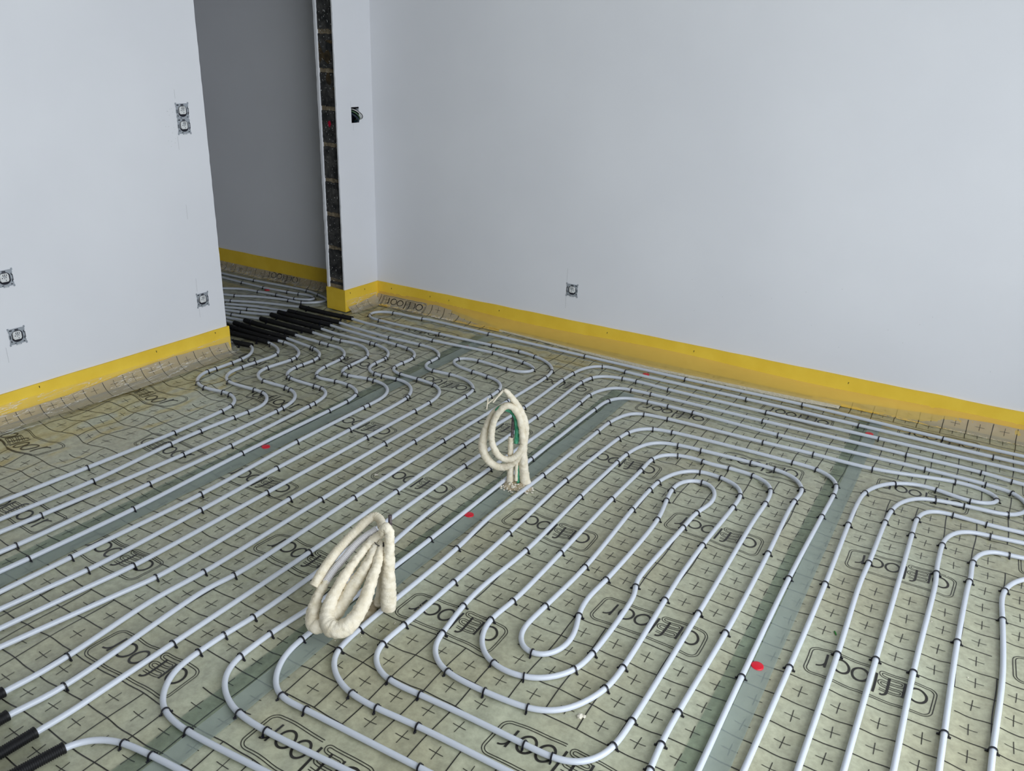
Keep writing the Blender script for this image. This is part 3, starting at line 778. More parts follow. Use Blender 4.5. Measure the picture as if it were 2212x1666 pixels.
def offset(P, d):
    P = np.asarray(P, float)
    T = np.gradient(P, axis=0)
    T /= np.maximum(np.linalg.norm(T, axis=1), 1e-9)[:, None]
    return P + np.stack([-T[:, 1], T[:, 0]], 1) * d


def logo_strokes():
    S = []
    w = .066
    S += [(arc(.46, .52, .235, 0, 360, 30, .285), w), (line((.80, .20), (.80, .84)), w)]           # a
    S += [(np.vstack([line((1.20, .20), (1.20, .84)), arc(1.33, .84, .13, 175, 80, 8, .16)]), w)]    # f
    S += [(line((1.53, .20), (1.53, 1.04)), w)]                                                    # l
    S += [(arc(1.93, .52, .212, 0, 360, 30, .275), w), (arc(2.44, .52, .212, 0, 360, 30, .275), w)]    # o o
    S += [(line((2.85, .22), (2.85, .84)), w), (arc(3.06, .62, .20, 175, 85, 8, .19), w * .8)]       # r
    # double outline that turns into a heating coil across the f
    body = resample(np.vstack([line((3.31, .26), (3.31, 1.02)), arc(3.09, 1.02, .22, 0, 90, 8), line((3.09, 1.24), (.26, 1.24)), arc(.26, 1.02, .22, 90, 180, 8),
                               line((.04, 1.02), (.04, .26)), arc(.26, .26, .22, 180, 270, 8), line((.26, .04), (1.34, .04)),
                               arc(1.34, .135, .095, -90, 90, 9), line((1.34, .23), (.92, .23)), arc(.92, .325, .095, 270, 90, 9), line((.92, .42), (1.34, .42)),
                               arc(1.34, .515, .095, -90, 90, 9), line((1.34, .61), (.92, .61)), arc(.92, .705, .095, 270, 90, 9), line((.92, .80), (1.40, .80))]), .03)
    tail = resample(np.vstack([line((1.62, .04), (3.09, .04)), arc(3.09, .26, .22, 270, 360, 8)]), .03)
    for d in (.036, -.036):
        S.append((offset(body, d), .022))
        S.append((offset(tail, d), .022))
    return S


STROKES = [(resample(P, .045), w) for P, w in logo_strokes()]
for x0, yc, d in LOGOS:
    xc = (x0 + 1.675) * CELL
    if not (-2.4 < xc < 4.6 and -3.2 < yc * CELL < 1.8):
        continue
    for P, w in STROKES:
        Q = (P - [1.675, .64]) * CELL * d + [xc, yc * CELL]
        for c in segs(Q, on_room(Q[:, 0], Q[:, 1])):
            ink_strip(c, w * CELL)

floor = struct(obj('floor', V, F, [M['film_floor'], M['ink']], None, FM, smooth=True))


def tape(pts, label):
    """adhesive strip over a sheet joint; pts = (y, x_left, x_right)"""
    ys = np.arange(pts[0][0], pts[-1][0] + 1e-6, .02)
    xl = np.interp(ys, [p[0] for p in pts], [p[1] for p in pts])
    xr = np.interp(ys, [p[0] for p in pts], [p[2] for p in pts])
    vs, fs, fm = [], [], []
    n = 9
    for y, a, b_ in zip(ys, xl, xr):
        for i in range(n):
            x = a + (b_ - a) * i / (n - 1)
            vs.append((x, y, float(zmesh(x, y)) + .0022))
    for j in range(len(ys) - 1):
        for i in range(n - 1):
            a = j * n + i
            fs.append((a, a + 1, a + n + 1, a + n))
            fm.append(0 if i < n // 2 else 1)
    return tag(obj('joint_tape', vs, fs, [M['tape_tint'], M['tape']], None, fm), label, 'tape', 'tapes over the joints of the floor film')


tape([(-2.9, .42, .56), (.75, .45, .57), (1.45, .44, .56)], 'grey green tape strip over the floor joint nearest the left wall')
tape([(-2.9, 1.45, 1.58), (-.6, 1.45, 1.56), (1.15, 1.45, 1.57)], 'grey green tape strip on the floor running beneath both foam covered coils')
tape([(-2.9, 2.56, 2.68), (.2, 2.55, 2.66), (1.5, 2.56, 2.66)], 'grey green tape strip on the floor at right beside the large red disc')

# ------------------------------------------------------------------ film turned up at the walls, foam board edge


def turned_up(name, base, umin, umax, hz, dep, grid_off, logos=()):
    """printed film curving from the floor up the edge strip. base(u, w, z) -> world"""
    def P(u, v):
        h, d = hz(u), dep(u)
        a = v * 1.35
        w = .012 + d * (1 - math.sin(min(a, 1.5708)))
        z = .0012 + h * (1 - math.cos(min(a, 1.5708))) / (1 - math.cos(1.35))
        w += .004 * noise.noise(Vector((u * 14, v * 2, umin))) + .003 * noise.noise(Vector((u * 40, v * 5, 3)))
        z += .003 * noise.noise(Vector((u * 18, 7, v * 3))) * v
        return w, max(z, .001)
    vs, fs, fm = [], [], []
    nu, nv = int((umax - umin) / .02) + 1, 8
    for i in range(nu):
        u = umin + (umax - umin) * i / (nu - 1)
        for j in range(nv):
            w, z = P(u, j / (nv - 1))
            vs.append(base(u, w, z))
    for i in range(nu - 1):
        for j in range(nv - 1):
            a = i * nv + j
            fs.append((a, a + 1, a + nv + 1, a + nv))
            fm.append(0)

    def stroke(pts, wd):
        b = len(vs)
        pts = [Vector(p) for p in pts]
        for i, p in enumerate(pts):
            t = (pts[min(i + 1, len(pts) - 1)] - pts[max(i - 1, 0)]).normalized()
            nn = Vector((-t.y, t.x)) * wd / 2
            for q in (p + nn, p - nn):
                L_ = max(hz(q.x) + dep(q.x), .02)
                w, z = P(q.x, min(max(q.y / L_, 0), 1))
                vs.append(base(q.x, w + .0009, z + .0006))
        for i in range(len(pts) - 1):
            fs.append((b + 2 * i, b + 2 * i + 1, b + 2 * i + 3, b + 2 * i + 2))
            fm.append(1)
    k = math.ceil((umin - grid_off) / .1)
    while k * .1 + grid_off < umax:
        u = k * .1 + grid_off
        if not any(l - .02 < u < l + .34 for l in logos):
            L_ = hz(u) + dep(u)
            if hz(u) > .012:
                sl = .006 * math.sin(u * 31)
                stroke([(u + sl * t, L_ * t) for t in (0, .2, .4, .6, .8, .97)], .0030)
                u2 = u + .05
                if u2 < umax:
                    stroke([(u2, L_ * .5), (u2, L_ * .7), (u2, L_ * .88)], .0019)
                    stroke([(u2 - .02, L_ * .7), (u2, L_ * .7), (u2 + .02, L_ * .7)], .0019)
        k += 1
    for l in logos:
        for Q, w in STROKES:
            pts = [((3.35 - q[0]) * .1 + l, .118 - q[1] * .085) for q in Q]
            run = []
            for p_ in pts + [(0, 9)]:
                L_ = hz(p_[0]) + dep(p_[0])
                if 0 < p_[1] < L_ * .97:
                    run.append(p_)
                else:
                    if len(run) > 1:
                        stroke(run, w * .1)
                    run = []
    return obj(name, vs, fs, [M['upturn'], M['ink']], floor, fm)


turned_up('upturned_film', LW, DOOR1 + .01, 4.2, lambda u: .055 + .012 * math.sin(u * 5), lambda u: .075 + .012 * math.sin(u * 4 + 1), -.0815)
turned_up('upturned_film', RW, .012, .98, lambda u: max(.004, .058 * (1 - float(ramp(u, .5, .95)))), lambda u: .06, .039, (.06,))
turned_up('upturned_film', RW, 2.75, 4.85, lambda u: .006 + .052 * float(ramp(u, 2.85, 3.5)), lambda u: .05, .039)
turned_up('upturned_film', lambda s, t, z: LW(s, t, z), .03, .285, lambda u: .03 + .03 * float(ramp(-u, -.2, 0)), lambda u: .06, -.0815)
turned_up('upturned_film', RW, -2.2, -.42, lambda u: .05, lambda u: .05, .039, (-.985,))

# exposed edge of the insulation board between film and sheet


def skirt_d(u):
    return float(np.interp(u, [.3, .55, .95, 1.5, 1.95, 2.5, 3.0, 3.4], [.02, .03, .045, .085, .108, .088, .06, .03]))


vs, fs = [], []
us = np.arange(.95, 2.9, .02)
for i, u in enumerate(us):
    d = skirt_d(u)
    wdt = .034 * float(np.interp(u, [.95, 1.3, 1.85, 2.2, 2.75, 2.9], [.3, .45, .95, .55, 1.15, .9])) + .003 * noise.noise(Vector((u * 30, 0, 0)))
    for w, z in ((d - .03, .004), (d + wdt, .0045), (d + wdt + .001, .0)):
        vs.append(RW(u, w, z))
for i in range(len(us) - 1):
    for j in range(2):
        a = i * 3 + j
        fs.append((a, a + 1, a + 4, a + 3))
obj('insulation_board_edge', vs, fs, M['eps'], floor)

# ------------------------------------------------------------------ yellow perimeter strips


def strip(root_name, label, outer, inner, ztop, zjit):
    root = empty(root_name, outer[0])
    tag(root, label, 'edge strip', 'yellow edge strips round the walls')
    root.location = (0, 0, 0)
    # densify
    O, I = [], []
    for a, b_, c, d in zip(outer[:-1], outer[1:], inner[:-1], inner[1:]):
        n = max(2, int((Vector(b_) - Vector(a)).length / .03))
        for i in range(n):
            O.append(Vector(a).lerp(Vector(b_), i / n))
            I.append(Vector(c).lerp(Vector(d), i / n))
    O.append(Vector(outer[-1]))
    I.append(Vector(inner[-1]))
    vs, fs = [], []
    lev = (.0, .03, .07, .11, 1.0)
    for o, i_ in zip(O, I):
        zt = ztop + zjit * noise.noise(o * 7)
        for l in lev:
            z = l if l < 1 else zt
            bulge = .0012 * noise.noise(Vector((o.x * 9, o.y * 9, z * 30)))
            q = o + (o - i_) * (bulge / max((o - i_).length, 1e-4))
            vs.append((q.x, q.y, z))
        vs.append((i_.x, i_.y, zt))
        vs.append((i_.x, i_.y, 0))
    n = len(lev) + 2
    for k in range(len(O) - 1):
        for j in range(n - 1):
            a = k * n + j
            fs.append((a, a + n, a + n + 1, a + 1))
    m0 = (len(O) - 1) * n
    fs.append(tuple(range(n - 1, -1, -1)))
    fs.append(tuple(m0 + q for q in range(n)))
    obj('foam_strip', vs, fs, M['yellow'], root, smooth=False)
    return root


def film(root, base, umin, umax, ztop, dist, zmid, material, seed):
    vs, fs = [], []
    nu, nv = int((umax - umin) / .012) + 1, 9
    for i in range(nu):
        u = umin + (umax - umin) * i / (nu - 1)
        d, zt = dist(u), ztop(u)
        for j in range(nv):
            v = j / (nv - 1)
            w = .0095 + (d - .0095) * v ** 1.45
            z = zt * (1 - v) ** 1.25 + .0035
            k = .6 + v
            w += k * (.0022 * noise.noise(Vector((u * 26, v * 4, seed))) + .0012 * noise.noise(Vector((u * 80, v * 9, seed + 4))))
            z += (.0030 * noise.noise(Vector((u * 34, v * 5, seed + 9))) + .0014 * noise.noise(Vector((u * 110, v * 9, seed + 2)))) * math.sin(math.pi * min(v * 1.1, 1))
            vs.append(base(u, max(w, .0092), max(z, .0028)))
    for i in range(nu - 1):
        for j in range(nv - 1):
            a = i * nv + j
            fs.append((a, a + 1, a + nv + 1, a + nv))
    return obj('plastic_film', vs, fs, material, root)


def staples(root, base, us, z):
    for u in us:
        mb = MB()
        zz = z + .006 * random.random()
        mb.box((u - .0011, .0085, zz), (u + .0011, .0105, zz + .009), T=base)
        mb.box((u - .0011, .0085, zz + .007), (u + .0035, .0105, zz + .009), T=base)
        mb.build('staple', M['wire'], root, smooth=False)


L3 = lambda s, t: LW(s, t, 0)
R3 = lambda u, w: RW(u, w, 0)
st = strip('edge_strip', 'yellow foam edge strip along the foot of the left wall with sockets',
           [L3(DOOR1 - .009, -THICK - .002), L3(DOOR1 - .009, .009), L3(6.6, .009)], [L3(DOOR1 - .001, -THICK - .002), L3(DOOR1 - .001, 0.0005), L3(6.6, 0.0005)], .1365, .0015)
film(st, LW, DOOR1 - .006, 4.3, lambda u: .082 + .008 * math.sin(u * 3), lambda u: .112 + .012 * math.sin(u * 6), .5, M['clear'], 1)
staples(st, LW, (1.27, 1.62, 2.2), .112)
st = strip('edge_strip', 'yellow foam edge strip wrapping the block stub and running along the right wall',
           [L3(DOOR0 + .007, -THICK - .003), L3(DOOR0 + .007, .009), L3(.009, .009), R3(ROOM_X + .43, .009)], [L3(DOOR0 - .012, -THICK - .003), L3(DOOR0 - .002, .0005), L3(.0005, .0005), R3(ROOM_X + .43, .0005)], .1375, .0025)
film(st, RW, .02, 4.85, lambda u: .070 + .008 * math.sin(u * 4), lambda u: max(.03, skirt_d(u)), .5, M['clear_yellow'], 5)
film(st, LW, .02, .30, lambda u: .07, lambda u: .06, .5, M['clear'], 8)
staples(st, RW, (.12, .42, .56, .92, 1.62, 2.12, 2.9), .098)
staples(st, LW, (.13, .26), .105)
st = strip('edge_strip', 'yellow foam edge strip in the dark hall behind the doorway',
           [R3(-2.72, .009), R3(-.156, .009)], [R3(-2.72, .0005), R3(-.156, .0005)], .143, .0015)
film(st, RW, -2.3, -.2, lambda u: .05, lambda u: .07, .5, M['clear'], 12)

# ------------------------------------------------------------------ pipes


def ordinal(n):
    w = ['zeroth', 'first', 'second', 'third', 'fourth', 'fifth', 'sixth', 'seventh', 'eighth', 'ninth', 'tenth', 'eleventh', 'twelfth',
         'thirteenth', 'fourteenth', 'fifteenth', 'sixteenth', 'seventeenth', 'eighteenth', 'nineteenth', 'twentieth']
    if n <= 20:
        return w[n]
    t = {2: 'twenty', 3: 'thirty', 4: 'forty', 5: 'fifty', 6: 'sixty', 7: 'seventy', 8: 'eighty', 9: 'ninety'}
    te = {2: 'twentieth', 3: 'thirtieth', 4: 'fortieth', 5: 'fiftieth'}
    return te[n // 10] if n % 10 == 0 else t[n // 10] + '-' + w[n % 10]


PR = 0.0080
SR = 0.0134
# key: (label, how clips name the pipe, where clip counting starts)
D = 'those wriggling in from the doorway'
PIPE_INFO = {
    'P10': ('white heating pipe nearest the left wall, snaking out of a short black sleeve', 'pipe nearest the left wall', 'the doorway'),
    'P9': ('white heating pipe, second from the left wall of ' + D, 'second pipe from the left wall', 'the hall'),
    'P8': ('white heating pipe, third from the left wall of ' + D, 'third pipe from the left wall', 'the hall'),
    'P7': ('white heating pipe, fourth from the left wall of ' + D, 'fourth pipe from the left wall', 'the hall'),
    'P6': ('white heating pipe, fifth from the left wall of ' + D, 'fifth pipe from the left wall', 'the hall'),
    'P5': ('white heating pipe, sixth from the left wall of ' + D, 'sixth pipe from the left wall', 'the hall'),
    'P4': ('white heating pipe, seventh from the left wall of ' + D, 'seventh pipe from the left wall', 'the hall'),
    'P3': ('white heating pipe, eighth from the left wall of ' + D, 'eighth pipe from the left wall', 'the hall'),
    'P2': ('white heating pipe, ninth from the left wall of ' + D, 'ninth pipe from the left wall', 'the hall'),
    'P1': ('white heating pipe nearest the block stub at the doorway, folding into a flat hairpin', 'pipe nearest the stub', 'the hall'),
    'W1': ('white heating pipe closest to the right wall, turning back at the far corner', 'pipe closest to the right wall', 'the right edge'),
    'W2': ('white heating pipe second from the right wall, its near end in a black sleeve', 'second pipe from the right wall', 'the right edge'),
    'W3': ('white heating pipe third from the right wall, passing behind the far foam coil', 'third pipe from the right wall', 'the right edge'),
    'W4': ('white heating pipe fourth from the right wall, bending off the front edge at left', 'fourth pipe from the right wall', 'the right edge'),
    'W5': ('white heating pipe fifth from the right wall, passing under the near foam coil', 'fifth pipe from the right wall', 'its lower right end'),
    'S16': ('white heating pipe sixth from the right wall, with a narrow hairpin at the right', 'sixth pipe from the right wall', 'its front left end'),
    'snail': ('white heating pipe wound into the double spiral of nested loops mid floor', 'double spiral pipe', 'its front end'),
    'S29': ('white elbow pipe leaving the right edge, farthest of the four nested right edge elbows', 'farthest right edge elbow', 'the right edge'),
    'S30': ('white elbow pipe leaving the right edge, second farthest of the four nested elbows', 'second farthest right edge elbow', 'the right edge'),
    'S31': ('white elbow pipe leaving the right edge, second nearest of the four nested elbows', 'second nearest right edge elbow', 'the right edge'),
    'S32': ('white elbow pipe leaving the right edge, nearest of the four nested elbows', 'nearest right edge elbow', 'the right edge'),
    'Pbl': ('short white pipe arching out of a black sleeve in the front left corner', 'arching pipe in the front left corner', 'its sleeve'),
    'Ha': ('white hall pipe closest to the yellow strip, partly hidden by the block stub', 'hall pipe closest to the yellow strip', 'its upper left end'),
    'Hb': ('white hall pipe making a small hairpin just left of the block stub', 'hairpin pipe in the hall', 'its upper left end'),
}
EXT = {'P10': (.3, 1.1), 'P9': (.3, 1.1), 'W1': (.7, .25), 'P1': (.3, .25), 'W2': (.7, .3), 'Ha': (.3, .3), 'Hb': (.3, .3), 'snail': (1.1, 1.1), 'S16': (.2, 1.1), 'Pbl': (.12, .5), 'S32': (.06, 1.1), 'S29': (.6, 1.1), 'S30': (.6, 1.1), 'S31': (.6, 1.1), 'W3': (.7, .4), 'W4': (.7, .4), 'W5': (1.1, .4)}
SLP = {}


def extend(P, a, b_):
    P = np.array(P, float) / 1000.
    d0 = P[0] - P[1]
    d1 = P[-1] - P[-2]
    return np.vstack([P[0] + d0 / np.linalg.norm(d0) * a, P, P[-1] + d1 / np.linalg.norm(d1) * b_])


LINES = {}
for key, info in PIPE_INFO.items():
    e = EXT.get(key, (.35, 1.1))
    A = catmull(extend(PIPES[key], *e))
    A = A[(A[:, 1] > -2.75) & (A[:, 0] > -2.95) & (A[:, 0] < 4.3)]
    z = np.full(len(A), PR + .0002)
    for sl in SLEEVES.get(key, []):
        S = resample(np.array(sl, float) / 1000., .01)
        dist = np.linalg.norm(A[:, None] - S[None], axis=2).min(1)
        z += .0048 * np.clip(1 - (dist - .012) / .10, 0, 1) ** 1.5
    LINES[key] = A
    mb = MB()
    mb.tube([(x, y, zz) for (x, y), zz in zip(A, z)], PR, 14)
    tag(mb.build('heating_pipe', M['pipe']), info[0], 'pipe', 'white heating pipes on the floor')

# black protective sleeves
DOORWAY = ['P10', 'P9', 'P8', 'P7', 'P6', 'P5', 'P4', 'P3', 'P2', 'P1']
CORNER = ['P1', 'W1', 'W2', 'Pbl']
sleeve_clips = []


def sleeve(pts, label, group):
    P = catmull(np.array(pts, float) / 1000., .00115, 2)
    n = len(P)
    rad = []
    for i in range(n):
        ph = i % 4
        r = SR + (.0009 if ph in (1, 2) else -.0009)
        rad.append(r)
    for e0 in (0, n - 4):
        for q in range(4):
            rad[min(e0 + q, n - 1)] = SR + .0012
    mb = MB()
    mb.tube([(x, y, SR + .0016) for x, y in P], rad, 14, caps=False)
    # rim closing the ends round the pipe
    for idx, sgn in ((0, 1), (n - 1, -1)):
        b = 0 if idx == 0 else (n - 1) * 14
        c = Vector((P[idx][0], P[idx][1], SR + .0016))
        base = len(mb.v)
        for k in range(14):
            mb.v.append(tuple(c + (Vector(mb.v[b + k]) - c) * .70))
        for k in range(14):
            k2 = (k + 1) % 14
            mb.f.append((b + k, b + k2, base + k2, base + k))
            mb.m.append(0)
    return tag(mb.build('pipe_sleeve', M['sleeve']), label, 'sleeve', group)


for i, key in enumerate(DOORWAY):
    pts = [list(p) for p in SLEEVES[key][0]]
    if i == 0:
        lab = 'short black sleeve in the doorway closest to the end of the left wall'
    elif i == 9:
        lab = 'black pipe sleeve in the doorway closest to the block stub'
    else:
        lab = f'black pipe sleeve in the doorway, {ordinal(i + 1)} from the end of the left wall'
    sleeve(pts, lab, 'black sleeves in the doorway')
    a, b_ = np.array(pts[-1], float) / 1000, np.array(pts[0], float) / 1000
    for q, off in ((a + (b_ - a) / np.linalg.norm(b_ - a) * .075, 'near'), (b_ + (a - b_) / np.linalg.norm(b_ - a) * .06, 'far')):
        sleeve_clips.append((q, math.atan2(*(a - b_)[::-1]), i, off))
for key, lab in zip(CORNER, ('black corrugated sleeve at the left edge, topmost of the four in the front left corner',
                             'black corrugated sleeve at the left edge, second from top in the front left corner',
                             'black corrugated sleeve in the front left corner, third from top, on a straight pipe',
                             'black corrugated sleeve lowest in the front left corner, feeding an arching pipe')):
    pts = SLEEVES[key][-1]
    A = extend(pts, 0, .12) * 1000
    sleeve(A[1:].tolist(), lab, 'black sleeves in the front left corner')

# ------------------------------------------------------------------ clips: a staple-like bow over the pipe with barbed feet


def clip_mesh():
    mb = MB()
    w, th, R, zc = .0021, .0021, PR + .0014, PR + .0004
    prof = [(-R, .0005)] + [(-R * math.cos(a), zc + R * math.sin(a)) for a in np.linspace(0, math.pi, 9)] + [(R, .0005)]
    n = len(prof)
    vs = []
    for i, (x, z) in enumerate(prof):
        px, pz = prof[max(i - 1, 0)]
        qx, qz = prof[min(i + 1, n - 1)]
        tx, tz = qx - px, qz - pz
        l = math.hypot(tx, tz)
        nx, nz = -tz / l, tx / l
        for y in (-w, w):
            vs.append((x, y, z))
            vs.append((x + nx * th, y, z + nz * th))
    fs = []
    for i in range(n - 1):
        a, b_ = 4 * i, 4 * (i + 1)
        fs += [(a, a + 2, b_ + 2, b_), (a + 1, b_ + 1, b_ + 3, a + 3), (a, b_, b_ + 1, a + 1), (a + 2, a + 3, b_ + 3, b_ + 2)]
    mb.add(vs, fs)
    for sg in (-1, 1):
        x0, x1 = sorted((sg * (R - .0005), sg * (R + .0036)))
        mb.box((x0, -.0024, -.003), (x1, .0024, .0062))
        x0, x1 = sorted((sg * (R + .0030), sg * (R + .0075)))
        mb.box((x0, -.0019, -.002), (x1, .0019, .0034))
    me = bpy.data.meshes.new('pipe_clip')
    me.from_pydata(mb.v, [], mb.f)
    me.materials.append(M['clip'])
    me.update()
    return me


CLIP = clip_mesh()
CAMP = Vector((2.937, -2.430, 1.588))
todo = []
tip = np.array([1.98, .34])
for key, pts in CLIPS.items():
    A = LINES[key]
    arcs = sorted(int(np.linalg.norm(A - np.array(p) / 1000., axis=1).argmin()) for p in pts)
    short, start = PIPE_INFO[key][1:]
    names = []
    if key == 'snail':
        # two arms from the inner hairpin
        T_ = int(np.linalg.norm(A - np.array(p_tip) / 1000., axis=1).argmin()) if (p_tip := SNAIL_TIP) else 0
        left = [i for i in arcs if i <= T_][::-1]
        right = [i for i in arcs if i > T_]
        for n, i in enumerate(left):
            names.append((i, f'black clip on the spiral pipe, {ordinal(n + 1)} from its inner hairpin along the left arm', 'clips on the double spiral pipe'))
        for n, i in enumerate(right):
            names.append((i, f'black clip on the spiral pipe, {ordinal(n + 1)} from its inner hairpin along the right arm', 'clips on the double spiral pipe'))
    else:
        for n, i in enumerate(arcs):
            names.append((i, f'black clip on the {short}, {ordinal(n + 1)} from {start}', f'clips on the {short}'))
    for i, lab, grp in names:
        t = A[min(i + 2, len(A) - 1)] - A[max(i - 2, 0)]
        todo.append([A[i], math.atan2(t[1], t[0]), lab, grp, 1.0])
for q, ang, i, off in sleeve_clips:
    which = 'closest to the left wall' if i == 0 else f'{ordinal(i + 1)} from the left wall'
    todo.append([q, ang, f'black clip at the {off} end of the doorway sleeve {which}', 'clips over the black doorway sleeves', 1.5])
todo.sort(key=lambda c: (Vector((c[0][0], c[0][1], 0)) - CAMP).length)
for c in todo[:300]:
    o = bpy.data.objects.new('pipe_clip', CLIP)
    COL.objects.link(o)
    o.location = (c[0][0], c[0][1], 0)
    o.rotation_euler = (random.uniform(-.05, .05), 0, c[1] + math.pi / 2 + random.uniform(-.10, .10))
    o.rotation_euler = (0, 0, c[1] - math.pi / 2 + random.uniform(-.10, .10))
    o.scale = (c[4],) * 3
    tag(o, c[2], 'clip', c[3])
mb = MB()
for c in todo[300:]:
    R_ = Matrix.Translation((c[0][0], c[0][1], 0)) @ Matrix.Rotation(c[1] - math.pi / 2, 4, 'Z') @ Matrix.Scale(c[4], 4)
    mb.add([tuple(R_ @ v.co) for v in CLIP.vertices], [tuple(p.vertices) for p in CLIP.polygons])
o = tag(mb.build('pipe_clips', M['clip'], smooth=False), 'farthest black pipe clips, in the hall and around the doorway sleeves', 'clip', 'farthest clips')
o['kind'] = 'stuff'

# ------------------------------------------------------------------ red discs
for (x, y), lab in (((.519, -.274), 'red plastic disc on the floor film between pipes left of the near foam coil'),
                    ((1.513, -.249), 'red plastic disc on the floor between the two foam coils'),
                    ((2.622, -.466), 'large looking red plastic disc at front right beside a pipe'),
                    ((.512, 1.226), 'red plastic disc under the flat hairpin pipe near the far corner'),
                    ((2.627, 1.343), 'red plastic disc peeping behind pipes by the right wall, rightmost one'),
                    ((1.506, 1.432), 'red plastic disc half hidden behind the pipes along the middle of the right wall'),
                    ((-1.179, 1.37), 'red plastic disc among the pipes in the dark hall')):
    vs = [(0, 0, .0034)]
    fs = []
    n = 28
    for r, z in ((.0145, .0034), (.0172, .0024), (.0176, -.003)):
        for k in range(n):
            a = 2 * math.pi * k / n
            vs.append((r * math.cos(a), r * math.sin(a), z))
    for k in range(n):
        k2 = (k + 1) % n
        fs.append((0, 1 + k, 1 + k2))
        fs += [(1 + j * n + k, 1 + (j + 1) * n + k, 1 + (j + 1) * n + k2, 1 + j * n + k2) for j in (0, 1)]
    o = obj('red_disc', vs, fs, M['red'])
    o.location = (x, y, .0004)
    tag(o, lab, 'disc', 'red discs on the floor film')

# ------------------------------------------------------------------ wall sockets without covers


def frame_matrix(c, xdir, out):
    x, z = Vector(xdir), Vector(out)
    y = z.cross(x)
    return Matrix.Translation(c) @ Matrix((x, y, z)).transposed().to_4x4()


def socket(c, xdir, out, gangs, label, mir=1, switch=False):
    root = empty('socket_outlet')
    root.matrix_world = frame_matrix(c, xdir, out)
    tag(root, label, 'socket', 'uncovered sockets on the walls')
    offs = [0.0] if gangs == 1 else [.0335, -.0335]
    fr = MB()
    bb = MB()
    for gi, oy in enumerate(offs):
        n = 48
        vs = []
        for k in range(n):
            a = 2 * math.pi * (k + .5) / n
            c_, s_ = math.cos(a), math.sin(a)
            sq = .0340 / max(abs(c_), abs(s_))
            ro = min(sq, .0445)
            if abs(abs(c_) - .93) < .05:
                ro -= .0022
            ri = min(.0262, .0225 / max(abs(c_ * .97), abs(s_ * .88)))
            for r, z in ((ro, .0002), (ro, .0026), (ri, .0026), (ri, .0004)):
                vs.append((r * c_, oy + r * s_, z))
        fs = []
        for k in range(n):
            a, b_ = 4 * k, 4 * ((k + 1) % n)
            fs += [(a + j, b_ + j, b_ + j + 1, a + j + 1) for j in range(3)]
        fr.add(vs, fs)
        for x, y, w, h in ((0, .0290, .0075, .0022), (-.0295 * mir, .0, .0018, .008), (-.024 * mir, .028, .0055, .0022), (.0285 * mir, .014, .0016, .005),
                           (.0285 * mir, -.012, .0016, .006), (-.027 * mir, -.020, .0018, .004), (.024 * mir, -.027, .003, .0018), (-.012, -.0290, .004, .0014), (.0325 * mir, .0, .0012, .013)):
            fr.box((x - w, oy + y - h, .0022), (x + w, oy + y + h, .0031), 1)
        for x, y in ((-.0335, .0345), (.0335, .0345), (-.0335, -.0345), (.0335, -.0345)):
            if gangs == 2 and (y > 0) != (oy > 0):
                continue
            fr.box((x - .0028, oy + y - .0045, .0004), (x + .0028, oy + y + .0045, .0030))
        fr.box((-.010, oy - .0385, .0004), (.012, oy - .033, .0024))
        fr.box((-.006, oy - .0368, .0022), (.007, oy - .0348, .0029), 2)
        vs = [(0, oy, .0008)] + [(.0262 * math.cos(2 * math.pi * k / 24), oy + .0262 * math.sin(2 * math.pi * k / 24), .0008) for k in range(24)]
        bb.add(vs, [(0, 1 + k, 1 + (k + 1) % 24) for k in range(24)])
        # white insert: chamfered block with terminal slots and a clamp
        ib = MB()
        y0 = oy + .0032
        pr = [(-.0185, -.010), (-.0130, -.0165), (.0125, -.0165), (.0165, -.010), (.0165, .011), (.011, .0185), (-.012, .0185), (-.0185, .011)]
        pr = [(x * mir - .001 * mir, y) for x, y in pr]
        if mir < 0:
            pr = pr[::-1]
        m = len(pr)
        vs = [(x, y0 + y, .001) for x, y in pr] + [(x, y0 + y, .0075) for x, y in pr] + [(x * .88, y0 + y * .88, .0088) for x, y in pr]
        fs = [tuple(range(2 * m, 3 * m))]
        for j in (0, 1):
            fs += [(j * m + k, j * m + (k + 1) % m, (j + 1) * m + (k + 1) % m, (j + 1) * m + k) for k in range(m)]
        ib.add(vs, fs)
        for x, y, w, h in ((-.0075, .011, .0011, .0042), (-.001, .0115, .0012, .0045), (.006, .011, .0011, .0042), (-.0115, .0005, .0018, .0017), (.0035, .001, .0015, .0015), (-.003, -.001, .0008, .003), (.002, -.010, .001, .0026)):
            ib.box((x * mir - w, y0 + y - h, .0086), (x * mir + w, y0 + y + h, .0094), 1)
        ib.box((-.0012 * mir - .006, y0 + .004, .0087), (-.0012 * mir + .006, y0 + .0066, .0104), 2)
        ib.build('socket_insert', [M['insert'], M['slot'], M['zinc']], root, smooth=False)
    o = fr.build('mounting_frame', [M['zinc'], M['slot'], M['insert']], root, smooth=False)
    bb.build('back_box', M['slot'], root, smooth=False)
    return root


NPS = -PS
socket(LW(1.318, .0006, .3135), NPS, PT, 1, 'single uncovered grey socket low on the left wall beside the doorway edge')
socket(LW(2.249, .0006, .6175), NPS, PT, 1, 'single uncovered grey socket cut by the left edge, upper of two there')
socket(LW(2.245, .0006, .3675), NPS, PT, 1, 'single uncovered grey socket by the left edge, just above the yellow strip')
socket(LW(1.3135, .0006, 1.199), NPS, PT, 2, 'double uncovered socket, two inserts one above the other, high on the left wall')
socket(RW(1.385, .0006, .3115), RU, RN, 1, 'single uncovered grey socket alone on the big right wall', mir=-1)

